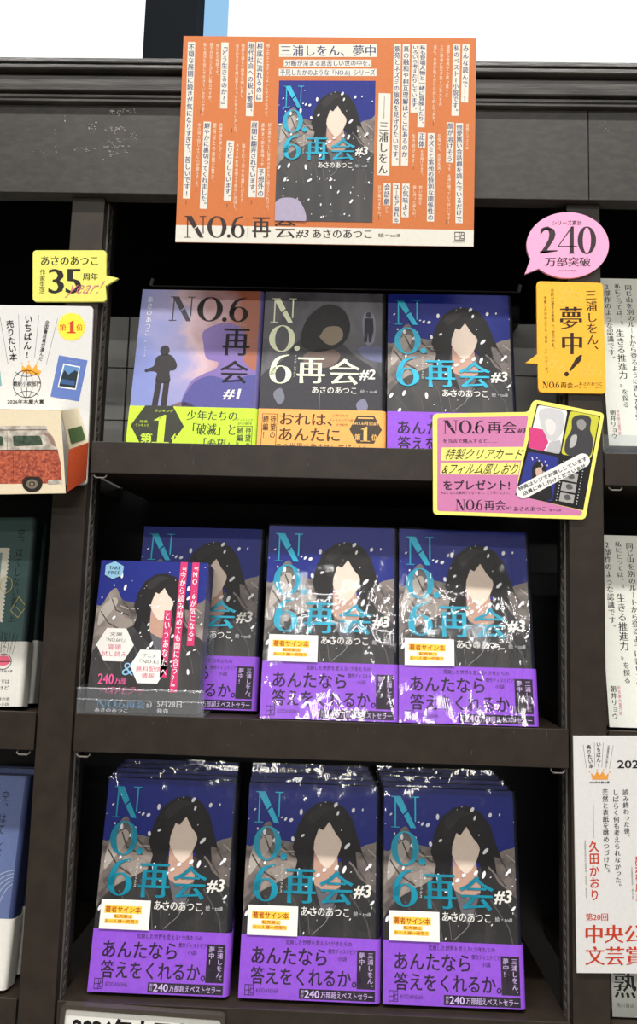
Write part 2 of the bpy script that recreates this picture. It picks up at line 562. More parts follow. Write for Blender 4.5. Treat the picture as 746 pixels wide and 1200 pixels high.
            self.poly([T(p) for p in ((.56, 0), (.86, 0), (.86, .03), (.56, .03))], key, layer)
            self.poly([T(p) for p in ((.60, .03), (.82, .03), (.82, 1), (.72, 1), (.60, .8))], key, layer)
            self.poly([T(p) for p in ((0, .25), (1, .25), (1, .285), (0, .285))], key, layer)
            self.poly([T(p) for p in ((0, .285), (.05, .285), (.78, 1), (.70, 1))], key, layer)

    def row_title(self, x0, y0, x1, y1, key, layer=4):
        w = x1 - x0
        for ch, a, b in (('N', 0, .36), ('O', .38, .70), ('.', .705, .765), ('6', .775, 1)):
            t = y1 - .06 * w if ch == '.' else y0
            self.title(ch, x0 + a * w, t, x0 + b * w, y1, key, layer)

    def emblem(self, x0, y0, x1, y1, key, layer=4):
        """publisher's square mark: boxed strokes"""
        w = x1 - x0; h = y1 - y0; t = w * .07
        self.frame(x0, y0, x1, y1, t, key, layer)
        P = lambda u, v: (x0 + u * w, y0 + v * h)
        self.line([P(.5, 0), P(.5, 1)], t, key, layer); self.line([P(0, .55), P(.5, .5)], t, key, layer)
        self.line([P(.5, .55), P(1, .3)], t, key, layer); self.line([P(.72, .1), P(.62, .8), P(1, .8)], t, key, layer)


def homography(src, dst):
    A = []; b = []
    for (x, y), (u, v) in zip(src, dst):
        A.append([x, y, 1, 0, 0, 0, -u * x, -u * y]); b.append(u)
        A.append([0, 0, 0, x, y, 1, -v * x, -v * y]); b.append(v)
    h = np.linalg.solve(np.array(A, float), np.array(b, float))
    def fn(x, y):
        d = h[6] * x + h[7] * y + 1
        return ((h[0] * x + h[1] * y + h[2]) / d, (h[3] * x + h[4] * y + h[5]) / d)
    return fn


def rounded(x0, y0, x1, y1, r, n=5):
    o = []
    for cx, cy, a in ((x1 - r, y0 + r, -90), (x1 - r, y1 - r, 0), (x0 + r, y1 - r, 90), (x0 + r, y0 + r, 180)):
        for i in range(n + 1):
            t = R(a + 90 * i / n); o.append((cx + r * math.cos(t), cy + r * math.sin(t)))
    return o


def round_poly(pts, r, n=4):
    o = []; L = len(pts)
    for i in range(L):
        p = Vector(pts[i]); a = Vector(pts[i - 1]); b = Vector(pts[(i + 1) % L])
        rr = min(r, (a - p).length * .45, (b - p).length * .45)
        s = p + (a - p).normalized() * rr; e = p + (b - p).normalized() * rr
        for j in range(n + 1):
            t = j / n; o.append(tuple((1 - t) ** 2 * s + 2 * t * (1 - t) * p + t * t * e))
    return o


def sheet(mb, outline_local, thick, key, y0=0.0):
    """solid card from an outline in the sheet's (x, z), front face at y0"""
    a = sum(outline_local[i - 1][0] * outline_local[i][1] - outline_local[i][0] * outline_local[i - 1][1] for i in range(len(outline_local)))
    pr = outline_local if a < 0 else outline_local[::-1]
    mb.loft(pr, y0, y0 + thick, lambda u, v, t: (u, t, v), key)


# ================================================================== THE SETTING
def structure(name, mb):
    o = mb.build(name); o['kind'] = 'structure'; return o


b = MB(); b.box(-3.6, 3.6, -16, 1.2, -0.05, 0, 'floor'); structure('floor', b)
b = MB(); b.box(-3.6, 3.6, -16, 1.2, 4.3, 4.35, 'ceiling'); structure('ceiling', b)
WY = 0.5
b = MB()
b.box(-3.2, 3.2, WY, WY + .12, 0, 2.1, 'wall')
b.box(-3.2, 3.2, WY, WY + .12, 2.92, 4.3, 'wall')
b.box(-.356, -.266, WY - .03, WY + .12, 2.1, 2.92, 'wall')
b.box(-3.2, -2.4, WY, WY + .12, 2.1, 2.92, 'wall'); b.box(2.4, 3.2, WY, WY + .12, 2.1, 2.92, 'wall')
structure('wall_back', b)
for nm, x0, x1, k in (('window_1', -2.4, -.356, 'sky_pane'), ('window_2', -.2225, 2.4, 'sky_pane'), ('glowing_jamb', -.266, -.2225, 'blue_pane')):  # narrow blue strip is a window jamb, its daylight put in as glow
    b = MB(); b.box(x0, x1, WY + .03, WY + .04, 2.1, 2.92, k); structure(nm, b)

# ================================================================== BOOKCASE
case = thing('bookcase', (-.015, .12, -EYE), 'dark brown wooden bookcase with slotted uprights, shelves and moulded cornice', 'bookcase')
OFF = Vector((.015, -.12, EYE))


class CB(MB):
    """bookcase part: coordinates relative to eye level, shifted to the bookcase's base"""
    def build(self, name, parent=case, **k):
        self.v = [(p[0] + OFF.x, p[1] + OFF.y, p[2] + OFF.z) for p in self.v]
        return MB.build(self, name, parent, **k)


UPR = [(-.7835, -.75), (-.2815, -.2477), (.2200, .2533), (.722, .755)]
TOP = .40; DEPTH = .24
for x0, x1 in UPR:
    b = CB(); b.box(x0, x1, 0, .042, -1.43, TOP + .09, 'paint')
    u = b.build('upright', bevel=.0008)
    for side in (0, 1):
        s = CB(); xa, xb = (x0 - .0018, x0 - .0002) if side == 0 else (x1 + .0002, x1 + .0018)
        s.box(xa, xb, .010, .0135, -.75, TOP, 'strip'); s.box(xa, xb, .0205, .024, -.75, TOP, 'strip')
        z = -.75
        while z < TOP:
            s.add([(xa, .0135, z), (xb, .0135, z), (xb, .0205, z + .004), (xa, .0205, z + .004),
                   (xa, .0135, z + .0045), (xb, .0135, z + .0045), (xb, .0205, z + .0085), (xa, .0205, z + .0085)],
                  [(0, 3, 2, 1), (4, 5, 6, 7), (0, 1, 5, 4), (1, 2, 6, 5), (2, 3, 7, 6), (3, 0, 4, 7)], 'strip')
            z += .0105
        s.build('slotted_strip', u)
SHELVES = ((.1475, .1158, .133), (-.115, -.1505, -.1175), (-.3712, -.403, -.3737), (-.66, -.69, -.662), (-.95, -.98, -.952))
rnd = random.Random(5)
for bi, (xa, xb) in enumerate(((-.7482, -.2832), (-.2459, .2182), (.2551, .7202))):
    for si, (lt, lb, sf) in enumerate(SHELVES):
        b = CB()
        b.box(xa, xb, 0, .0028, lb, lt, 'paint')
        b.box(xa, xb, .0028, DEPTH - .006, sf - .016, sf, 'paint')
        b.box(xa, xb, .0028, .012, lb, lb + .003, 'paint')
        if bi == 1 and si < 2:                 # pale scuffs on the lip
            P = Print(b, lambda x, z: (x, z))
            for k in range(16):
                x = rnd.uniform(xa + .01, xb - .02); z = rnd.uniform(lb + .006, lt - .004); l = rnd.uniform(.001, .006)
                P.line([(x, z), (x + rnd.uniform(-.001, .001), z + l)], .0003, (96, 88, 80), 1)
        s = b.build('shelf', bevel=.0006)
        for x, sg in ((xa + .004, 1), (xb - .016, 1)):
            c = CB()
            c.tube([(x, .004, lb), (x, .001, lb - .003), (x + .002, .0008, lb - .0045), (x + .010, .0008, lb - .0045), (x + .012, .001, lb - .003), (x + .012, .004, lb)], .0008, 'strip', 6)
            c.build('shelf_clip', s)
b = CB(); b.box(-.75, .722, DEPTH, DEPTH + .012, -1.43, .532, 'paint_dark'); b.build('back_panel')  # near-black colour stands in for shade above the tiles and deep in the bays
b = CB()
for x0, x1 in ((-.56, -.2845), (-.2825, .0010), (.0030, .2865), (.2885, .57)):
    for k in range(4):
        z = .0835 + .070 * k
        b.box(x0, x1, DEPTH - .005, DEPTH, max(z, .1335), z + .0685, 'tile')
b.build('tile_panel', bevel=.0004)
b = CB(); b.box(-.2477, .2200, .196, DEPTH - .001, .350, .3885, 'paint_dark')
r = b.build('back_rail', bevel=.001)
b = CB(); b.box(-.2470, .2193, .1945, .197, .3885, .3895, (150, 150, 150)); b.build('rail_edge_glint', r)  # pale grey strip paints the glint along the rail's top edge
for x in (-.2468, .2175):
    b = CB(); b.tube([(x, .194, .389), (x + .0008, .1935, .394), (x + .0015, .194, .3975)], .0021, (226, 226, 224), 8); b.build('rail_end_glint', r)  # whitish stubs put in as the glints at the rail's ends
# fascia board with a seam, scuffed paint
b = CB()
b.box(-.80, .2398, -.008, .010, TOP + .001, .4966, 'paint_grain'); b.box(.2404, .775, -.008, .010, TOP + .001, .4966, 'paint_grain')
P = Print(b, lambda x, z: (x, z), y0=-.008)
rnd = random.Random(11)
def flake(cx, cz, sx, sz, n, lo, hi, key):
    for k in range(n):
        x = cx + rnd.gauss(0, sx); z = cz + rnd.gauss(0, sz); l = rnd.uniform(lo, hi)
        P.poly([(x, z), (x + l, z + rnd.uniform(-.0004, .0004)), (x + l * rnd.uniform(.5, 1.2), z + rnd.uniform(.0003, .0009)), (x + rnd.uniform(-.0003, .001), z + rnd.uniform(.0003, .001))], key, 1)
flake(-.236, .489, .006, .0018, 26, .0006, .003, (206, 202, 196))
flake(-.238, .470, .007, .0015, 20, .0006, .0025, (150, 146, 140))
flake(-.240, .452, .006, .006, 46, .0006, .0032, (138, 134, 128))
flake(-.220, .462, .003, .003, 16, .0005, .0015, (140, 136, 130))
flake(-.264, .472, .004, .004, 14, .0005, .0018, (170, 166, 160))
flake(-.266, .448, .007, .0012, 10, .0006, .002, (160, 156, 150))
flake(-.30, .455, .001, .009, 14, .0003, .0008, (160, 156, 150))
flake(-.318, .443, .006, .003, 9, .0004, .001, (140, 136, 130))
flake(-.292, .481, .0006, .003, 8, .0003, .0008, (200, 196, 190))
flake(.258, .478, .003, .006, 8, .0003, .0008, (150, 146, 142))
flake(-.214, .425, .003, .003, 10, .0006, .002, (40, 38, 38))
flake(.10, .45, .08, .03, 18, .0004, .0014, (52, 50, 48))
b.build('fascia', bevel=.0006)
# moulded cornice, one run
prof = [(0.012, 0.4966), (-0.012, 0.4965), (-0.0135, 0.4971), (-0.0137, 0.4988), (-0.012, 0.4999), (-0.012, 0.5004), (-0.0136, 0.5014), (-0.014, 0.5034), (-0.0126, 0.5047), (-0.007, 0.5051), (-0.007, 0.5078), (-0.0135, 0.5084), (-0.0142, 0.5094), (-0.015, 0.515), (-0.0156, 0.5225), (-0.015, 0.5239), (-0.006, 0.5242), (-0.006, 0.5275), (-0.0188, 0.5281), (-0.02, 0.5291), (-0.0198, 0.5324), (-0.018, 0.5336), (-0.0174, 0.5339), (-0.0174, 0.5348), (-0.0192, 0.5352), (-0.0196, 0.5362), (-0.0192, 0.5402), (0.012, 0.5402)]
b = CB()
b.loft(prof, -.80, .775, lambda u, v, t: (t, u, v), 'cornice')
co = b.build('cornice')
b = CB(); b.box(-.80, .775, .012, DEPTH + .012, .5320, .5395, 'paint_dark'); b.build('top_board')
b = CB(); b.box(-.78, .75, .01, DEPTH, -1.45, -1.43, 'paint_dark'); b.build('plinth')

# ================================================================== BOOKS
BW, BH, BT = .1305, .189, .018
WHITE = (232, 230, 224)
OBI_P = (146, 84, 214, .36)
INK = (46, 34, 52)


def book_map(w, h, units_w=130.0, units_h=189.0):
    return lambda u, v: ((u / units_w - .5) * w, (1 - v / units_h) * h)


def wrap_profile(w, t, r, e):
    """outline of a jacket folded round the spine on the right: outer line e outside the book"""
    o = [(-w / 2, -e)]
    for i in range(6):
        a = R(-90 + 90 * i / 5); o.append((w / 2 - r + (r + e) * math.cos(a), r + (r + e) * math.sin(a)))
    for i in range(6):
        a = R(90 * i / 5); o.append((w / 2 - r + (r + e) * math.cos(a), t - r + (r + e) * math.sin(a)))
    o.append((-w / 2, t + e))
    return o


def sleeve(mb, w, t, z0, z1, e, th, key, r=.004):
    out = wrap_profile(w, t, r, e); inn = wrap_profile(w, t, r, e - th)
    n = len(out); put = lambda p, z: (p[0], p[1], z)
    pts = [put(p, z0) for p in out] + [put(p, z1) for p in out] + [put(p, z0) for p in inn] + [put(p, z1) for p in inn]
    fs = []
    for i in range(n - 1):
        fs.append((i, i + 1, n + i + 1, n + i)); fs.append((2 * n + i + 1, 2 * n + i, 3 * n + i, 3 * n + i + 1))
        fs.append((n + i, n + i + 1, 3 * n + i + 1, 3 * n + i)); fs.append((i + 1, i, 2 * n + i, 2 * n + i + 1))
    fs.append((0, n, 3 * n, 2 * n)); fs.append((n - 1, 2 * n + n - 1, 3 * n + n - 1, 2 * n - 1))
    mb.add(pts, fs, key)


def sky_snow(P, x, y, w, h, seed, n, layer):
    rn = random.Random(seed)
    for k in range(int(n * 1.5)):
        u, v = rn.random(), rn.random() ** .8
        s = rn.choice((.4, .6, .8, 1.1, 1.6, 2.3)) * w / 130
        P.ellipse(x + u * w, y + v * h, s * .7, s * rn.uniform(.9, 1.8), (236, 236, 240), layer + .25 * (k % 4), rn.uniform(-.2, 1.2), 10)


def figure_art(P, x, y, w, h, L=1, seed=3, snow=46):
    """plain generic cover picture: dark-coated figure with a smooth dark hood of hair against a blue night"""
    S = lambda pts: [(x + u / 130 * w, y + v / 189 * h) for u, v in pts]
    P.poly(S([(0, 0), (130, 0), (130, 189), (0, 189)]), (22, 36, 126, .34), L)
    P.spline(S([(-8, 190), (-6, 70), (6, 58), (14, 42), (22, 36), (30, 50), (44, 54), (60, 60), (64, 110), (40, 190)]), 'cape', L + 1)
    P.spline(S([(92, 100), (100, 70), (112, 56), (124, 52), (140, 48), (142, 150), (100, 150)]), 'cape', L + 1)
    P.spline(S([(6, 62), (20, 48), (25, 55), (14, 72), (4, 84)]), (176, 168, 160), L + 2)
    P.spline(S([(26, 80), (40, 74), (46, 82), (36, 92)]), (150, 140, 132), L + 2)
    P.spline(S([(-4, 132), (10, 104), (36, 88), (58, 80), (84, 92), (104, 82), (120, 92), (134, 112), (136, 196), (-4, 196)]), 'coat', L + 3)
    P.poly(S([(44, 94), (52, 70), (96, 70), (108, 88), (100, 104), (84, 118), (72, 116)]), 'coat', L + 3.5)
    P.poly(S([(66, 60), (88, 60), (90, 80), (96, 92), (84, 112), (76, 112), (66, 90)]), (190, 152, 134), L + 4)
    P.poly(S([(66, 90), (80, 98), (96, 90), (88, 112), (80, 120), (72, 112)]), (98, 96, 102), L + 5)
    P.poly(S([(54, 64), (64, 80), (74, 112), (62, 100), (46, 84)]), (44, 42, 43), L + 6); P.poly(S([(94, 66), (104, 74), (112, 88), (96, 104), (84, 114), (92, 92)]), (44, 42, 43), L + 6)
    hair = [(47, 84), (50, 70), (45, 58), (49, 40), (56, 26), (68, 17), (80, 15), (94, 20), (103, 32), (108, 48), (113, 62), (106, 60), (108, 76), (100, 68), (97, 80), (91, 66), (66, 62), (62, 84), (57, 74), (54, 92)]
    P.poly(S(hair), (26, 24, 25, .36), L + 7)
    P.spline(S([(65, 38), (76, 32), (90, 36), (93, 50), (88, 66), (79, 76), (70, 68), (64, 54)]), (226, 208, 192), L + 8)
    P.poly(S([(58, 62), (58, 38), (68, 22), (84, 20), (97, 32), (101, 50), (95, 68), (93, 52), (86, 44), (80, 34), (74, 42), (70, 40), (66, 52), (65, 66), (61, 54)]), (28, 26, 27, .36), L + 9)
    P.poly(S([(84, 36), (98, 40), (97, 56), (93, 64), (92, 52)]), (28, 26, 27, .36), L + 10)
    P.spline(S([(58, 30), (72, 19), (86, 22), (76, 25), (64, 36)]), (46, 43, 44), L + 10)
    for q in ([(100, 96), (118, 122), (122, 140)], [(112, 92), (128, 116)], [(20, 102), (34, 122), (38, 140)], [(40, 92), (52, 112), (56, 138)], [(8, 118), (24, 138)]):
        P.line(S(q), 1.1 * w / 130, (84, 82, 82), L + 5)
    for q in ([(18, 50), (24, 64), (40, 70)], [(6, 66), (16, 80), (30, 88)], [(32, 54), (44, 66), (54, 68)], [(112, 62), (122, 78)], [(104, 70), (116, 86)]):
        P.line(S(q), 1.3 * w / 130, (70, 60, 56), L + 3)
    for q in ([(14, 46), (20, 58)], [(28, 58), (38, 62), (50, 62)], [(118, 58), (128, 66)]):
        P.line(S(q), 1.0 * w / 130, (176, 166, 158), L + 3)
    P.line(S([(88, 108), (78, 124), (66, 134)]), .5 * w / 130, (150, 148, 150), L + 9)
    P.line(S([(62, 118), (64, 134)]), .4 * w / 130, (120, 118, 118), L + 9)
    sky_snow(P, x + .01 * w, y + .02 * h, w * .98, h * .72, seed, snow, L + 11)


def title_v(P, key, L):
    P.title('N', 7, 8, 34, 37, key, L); P.title('O', 7, 40, 34, 71, key, L); P.title('.', 33.5, 63.5, 40, 70, key, L)
    P.title('6', 9, 74, 32.5, 107, key, L)
    P.text('再', 38, 77.5, 69, 107.5, key, L, (.03, -.004)); P.text('会', 72, 78, 104.5, 108, key, L, (.03, -.004))
    P.vtext('ナンバーシックス', (36, 73), (35.4, 99), 3.0, (226, 226, 226), L)


def jacket(root, side_key, art, w=BW, h=BH, t=BT, z_art=0.0):
    b = MB(); sleeve(b, w, t, 0, h, 0, .0004, side_key)
    P = Print(b, book_map(w, h), clip=(-w / 2, z_art, w / 2 - .0042, h))
    art(P)
    return b.build('dust_jacket', root)


def pages(root, w=BW, h=BH, t=BT):
    b = MB(); b.box(-w / 2 + .0015, w / 2 - .004, .0007, t - .0007, .0015, h - .0015, 'pages'); return b.build('page_block', root)


def band(root, key, hb, art, w=BW, t=BT, h=BH):
    b = MB(); sleeve(b, w, t, .0002, hb, .0013, .0003, key)
    P = Print(b, book_map(w, h), clip=None, y0=-.0013)
    art(P)
    return b.build('belly_band', root)


def art3(P):
    figure_art(P, 0, 0, 130, 189, 1, 7)
    title_v(P, 'foil', 14)
    P.text('#3', 105, 89, 121.5, 101.5, WHITE, 14, (.03, .02), .12)
    P.text('あさのあつこ', 55.5, 110, 101, 118, WHITE, 14, (.014, .004)); P.text('絵・toi8', 105, 112.5, 121, 117, (200, 200, 204), 14)


def band3(P):
    K = INK
    P.text('荒廃した世界を変える! 少年たちの', 42, 138.5, 104, 143, K, 1, SERIF)
    P.text('傑作ディストピア', 82, 145, 108.5, 149.3, K, 1, SERIF); P.text('小説', 91, 151.2, 99.5, 155.3, K, 1, SERIF)
    P.text('あんたなら', 10.5, 145.6, 81, 160, K, 1, (.02, .01)); P.text('答えをくれるか。', 10.5, 162, 109, 177, K, 1, (.02, .01))
    P.rect(109, 145.5, 126, 177.6, (42, 34, 48), 1)
    P.vtext('三浦しをん、', (121.5, 147), (121.5, 178.5), 5.6, (206, 180, 232), 2, (.01, 0)); P.vtext('夢中！', (113.5, 147), (113.5, 163), 5.6, (206, 180, 232), 2, (.01, 0))
    P.emblem(5.5, 177.3, 14, 186.3, K, 1); P.text('KODANSHA', 16.5, 180.2, 37, 183.6, K, 1)
    P.rect(56, 179.2, 126, 187.4, (42, 34, 48), 1)
    P.text('累', 57.5, 180.3, 60.5, 183, (206, 180, 232), 2); P.text('計', 57.5, 183.4, 60.5, 186.2, (206, 180, 232), 2)
    P.text('240', 61, 180, 75, 186.5, (214, 190, 238), 2, BOLD); P.text('万部超えベストセラー', 76, 180.6, 124, 186.3, (206, 180, 232), 2, (.012, .004))


def sticker(root):
    b = MB(); f = book_map(BW, BH)
    sheet(b, [f(5.3, 110), f(52.6, 110), f(52.6, 135.6), f(5.3, 135.6)], .0002, (238, 236, 230), -.0026)
    P = Print(b, f, y0=-.0026)
    Y = (255, 206, 72); O = (176, 74, 30)
    P.rect(9, 115.2, 44.5, 121.8, Y, 1); P.rect(18.5, 122.6, 36.5, 126.2, Y, 1); P.rect(10, 126.8, 42.5, 130.6, Y, 1)
    P.text('著者サイン本', 9.6, 115.6, 44, 121.4, O, 2, BOLD); P.text('転売禁止', 19, 122.9, 36, 126, O, 2, (.01, .01))
    P.text('お一人様一冊限り', 10.5, 127, 42, 130.4, O, 2, (.01, .01))
    return b.build('signed_copy_sticker', root)


def shrink(root):
    b = MB(); pr = wrap_profile(BW + .0006, BT + .002, .004, .0008); n = len(pr)
    b.add([(p[0], p[1], -.0001) for p in pr] + [(p[0], p[1], BH + .0014) for p in pr], [(i, i + 1, n + i + 1, n + i) for i in range(n - 1)], 'wrap')
    o = b.build('shrink_wrap', root); o.location = (0, -.0014, 0)
    return o


def lean(x, dy, zs, deg, t=BT): return (x, dy, zs + t * math.sin(R(deg))), (-R(deg), 0, 0)


BK = (30, 32, 44, .36)
GRP_M = 'new novels on the middle shelf'; GRP_B = 'shrink-wrapped signed novels stacked on the bottom shelf'; GRP_T = 'novels faced out on the top shelf'
# --- volume three: built once, copied for every other copy in view
loc, rot = lean(-.0055, .0035, -.1175, 10)
nov = thing('novel', loc, 'shrink-wrapped novel with purple band and signed-copy sticker at the middle of the middle shelf', 'book', GRP_M, rot)
jacket(nov, BK, art3, z_art=.052); pages(nov); band(nov, OBI_P, .0535, band3); sticker(nov); shrink(nov)
loc, rot = lean(.1258, .0035, -.1175, 10)
copy_thing(nov, loc, 'shrink-wrapped novel with signed-copy sticker at the right end of the middle shelf', GRP_M)
loc, rot = lean(-.1442, .0430, -.1175, 11)
c = copy_thing(nov, loc, 'purple-banded novel half hidden behind the free booklets on the middle shelf', GRP_M, skip=('signed_copy_sticker', 'shrink_wrap'))
c.rotation_euler = rot
loc, rot = lean(.1105, .012, .133, 10)
c = copy_thing(nov, loc, 'blue and black novel with purple band at the right end of the top shelf', GRP_T, skip=('signed_copy_sticker', 'shrink_wrap'))
c.rotation_euler = rot
ORD = ('frontmost', 'second from the front', 'third from the front', 'fourth from the front', 'rearmost')
step = (BT + .0034) / math.cos(R(10))
for nm, x, sh in (('left', -.1585, -.0022), ('middle', -.0175, -.0013), ('right', .1163, -.0004)):
    for k in range(5):
        loc, rot = lean(x + sh * k, .0175 + step * k, -.3737, 10)
        c = copy_thing(nov, loc, 'shrink-wrapped signed novel, %s in the %s stack on the bottom shelf' % (ORD[k], nm), GRP_B)


# --- volume one
def art1(P):
    P.rect(0, 0, 130, 189, 'dusk', 1)
    bust = [(58, 140), (58, 110), (72, 98), (84, 92), (86, 84), (74, 80), (70, 66), (68, 50), (78, 42), (92, 38), (108, 44), (114, 60), (112, 80), (122, 92), (136, 100), (136, 140)]
    P.spline(bust, (126, 106, 168, .36), 2)
    P.spline([(58, 140), (60, 112), (78, 100), (100, 104), (124, 98), (140, 110), (140, 142)], (84, 82, 146, .36), 3)
    P.spline([(36, 140), (50, 130), (62, 132), (70, 140)], (120, 100, 104), 3)
    K = (52, 48, 50)
    P.ellipse(30, 72, 5, 6, K, 4); P.spline([(22, 80), (30, 76), (38, 78), (44, 88), (42, 94), (37, 96), (38, 108), (24, 108), (24, 98), (18, 96), (12, 97), (12, 94), (20, 90)], K, 4)
    P.poly([(24, 106), (30, 106), (28, 136), (22, 136)], K, 4); P.poly([(32, 106), (38, 106), (37, 136), (31, 136)], K, 4)
    T = (16, 13, 15, .5)
    P.title('N', 31, 8, 57, 37, (70, 68, 78, .3), 6); P.title('O', 60, 8, 87, 37, T, 6); P.title('.', 87, 32, 92, 37, T, 6); P.title('6', 94, 8, 114, 37, T, 6)
    P.text('再', 89, 45, 118, 76, T, 6, (.02, -.004)); P.text('会', 89, 82, 118, 108, T, 6, (.02, -.004))
    P.text('（ナンバーシックス）', 82, 39.5, 113, 42.5, (180, 160, 160), 6)
    P.text('#1', 94, 114, 111, 126, WHITE, 6, (.03, .02), .12)
    P.vtext('あさのあつこ', (9.5, 8), (9.8, 56), 6.2, (232, 232, 240), 6, (.008, 0)); P.vtext('絵・toi8', (9, 60), (9.5, 80), 3, (214, 214, 228), 6)


def hexa(P, cx, cy, rx, ry, key, L):
    P.poly([(cx - rx, cy), (cx - rx * .52, cy - ry), (cx + rx * .52, cy - ry), (cx + rx, cy), (cx + rx * .52, cy + ry), (cx - rx * .52, cy + ry)], key, L)


def band1(P):
    K = (56, 58, 48); Y = (196, 226, 66)
    hexa(P, 30, 157, 27, 22, K, 1)
    P.text('ランキング', 26, 139, 45, 142, Y, 2, (.01, .01)); P.title('1', 24, 145, 44, 176, Y, 2)
    P.text('第', 14, 165, 26, 176, Y, 2, BOLD); P.text('位', 45, 165, 57, 176, Y, 2, BOLD)
    P.text('総合', 12, 151, 20, 154, Y, 2); P.text('ランキング', 8, 155, 22, 158, Y, 2)
    P.text('少年たちの', 59, 139, 110, 150, K, 1, SERIF); P.text('「破滅」と', 66, 153, 109, 166, K, 1, SERIF); P.text('「希望」', 78, 169, 104, 182, K, 1, SERIF)
    P.text('ディストピア', 110, 147, 126, 150, K, 1); P.text('SFの傑作', 111, 151, 125, 154, K, 1)
    P.vtext('待望の', (122, 156), (122, 180), 6, K, 1, BOLD); P.vtext('続編！', (114, 156), (114, 180), 6, K, 1, BOLD)
    P.frame(110.5, 155, 126, 184, .6, K, 1)


loc, rot = lean(-.1508, .012, .133, 10)
n1 = thing('novel', loc, 'lavender dusk-sky novel with lime green band at the left end of the top shelf', 'book', GRP_T, rot)
jacket(n1, (96, 88, 140, .36), art1, z_art=.052); pages(n1); band(n1, (192, 224, 60, .4), .0535, band1)


# --- volume two
def art2(P):
    P.rect(0, 0, 130, 189, 'night', 1)
    P.spline([(-6, 140), (0, 100), (20, 82), (36, 60), (48, 52), (80, 58), (98, 74), (124, 96), (136, 140)], (58, 57, 62, .36), 2)
    P.spline([(100, 66), (116, 62), (130, 66), (132, 80), (112, 78)], (104, 108, 140), 3)
    P.spline([(40, 60), (44, 36), (54, 22), (68, 14), (84, 20), (92, 38), (88, 56), (76, 66), (54, 70)], (30, 30, 32, .36), 3)
    P.spline([(56, 44), (66, 36), (82, 42), (84, 54), (74, 62), (64, 58)], (146, 132, 114), 4)
    P.spline([(50, 46), (60, 28), (80, 30), (88, 44), (78, 40), (66, 42), (58, 54)], (34, 34, 36, .36), 5)
    P.spline([(44, 74), (66, 66), (82, 72), (74, 86), (50, 88)], (112, 96, 90), 3)
    P.spline([(106, 26), (112, 22), (117, 27), (119, 38), (117, 58), (109, 60), (105, 40)], (132, 132, 150), 3)
    P.ellipse(111.5, 26, 3, 3.6, (60, 60, 68), 4); P.poly([(107, 30), (116, 30), (117, 44), (114, 58), (112, 58), (111, 46), (110, 58), (107, 58)], (48, 48, 56), 4)
    P.spline([(14, 118), (22, 112), (26, 124), (20, 130)], (120, 122, 136), 3); P.spline([(100, 128), (108, 122), (112, 132), (104, 138)], (126, 126, 150), 3)
    T = (238, 243, 208, .34)
    P.title('N', 7, 8, 34, 37, T, 7); P.title('O', 6.5, 40, 34, 71, T, 7); P.title('.', 33.5, 63.5, 39.5, 69.5, T, 7); P.title('6', 9, 74, 32, 107, T, 7)
    P.text('再', 37, 77, 67, 106, T, 7, (.03, -.004)); P.text('会', 71, 77.5, 103, 107, T, 7, (.03, -.004))
    P.vtext('ナンバーシックス', (35.5, 74), (35, 100), 3.0, (210, 212, 190), 7)
    P.text('#2', 103, 89, 119.5, 101.5, WHITE, 7, (.03, .02), .12)
    P.text('あさのあつこ', 54, 109.5, 100, 117, WHITE, 7, (.014, .004)); P.text('絵・toi8', 104, 112, 121, 116, (190, 190, 194), 7)
    P.line([(62, 116), (62, 135)], .4, (150, 150, 150), 7)


def band2(P):
    K = (70, 50, 32)
    P.text('おれは、', 22, 140, 76, 153, K, 1, (.018, .008)); P.text('あんたに', 22, 156, 84, 170, K, 1, (.018, .008)); P.text('この世界で生きていてほしい', 20, 172, 110, 182, K, 1)
    P.text('少年たちの', 76, 140, 92, 143, K, 1); P.text('ディストピア小説', 73, 145, 97, 148, K, 1); P.text('の傑作', 80, 150, 92, 153, K, 1)
    hexa(P, 110, 156, 16.5, 15, (70, 60, 50), 1)
    C = (240, 186, 110)
    P.text('NO.6再会#2', 97, 147, 123, 151.5, C, 2, SERIF); P.title('1', 104, 153, 115, 169, C, 2); P.text('第', 99, 161, 105, 168, C, 2, (.014, .01)); P.text('位', 116, 161, 122, 168, C, 2, (.014, .01))
    P.rect(102, 143, 118, 144.4, C, 2)
    P.frame(4, 141, 19.5, 176, .6, K, 1); P.vtext('待望の', (15.5, 143), (15.5, 168), 6, K, 1, BOLD); P.vtext('続編！', (8, 143), (8, 168), 6, K, 1, BOLD)


loc, rot = lean(-.0205, .012, .133, 10)
n2 = thing('novel', loc, 'dark grey novel with cream title and orange band at the middle of the top shelf', 'book', GRP_T, rot)
jacket(n2, (34, 34, 38, .36), art2, w=.128, z_art=.052); pages(n2, w=.128); band(n2, (244, 172, 92, .4), .0535, band2, w=.128)


# --- left bay: green and blue volumes
def art_green(P):
    P.rect(0, 0, 130, 189, (64, 90, 88), 1)
    C = (214, 212, 196)
    P.rect(52, 32, 104, 106, C, 2)
    for k in range(19): P.ellipse(104, 34 + k * 4, 1.5, 1.5, C, 3, 0, 10)
    P.rect(57, 37, 98, 100, (120, 146, 150), 3)
    P.vtext('空、はてしない青', (115.5, 12), (114.5, 92), 7.6, (22, 34, 34), 3); P.text('上', 110, 101, 117, 107, (22, 34, 34), 3)
    G = (186, 170, 104)
    P.ring(105, 70, 6, 8, .6, G, 4); P.line([(112, 96), (119, 82), (127, 92), (120, 103), (112, 96)], .6, G, 4); P.line([(117, 92), (123, 98)], .5, G, 4)


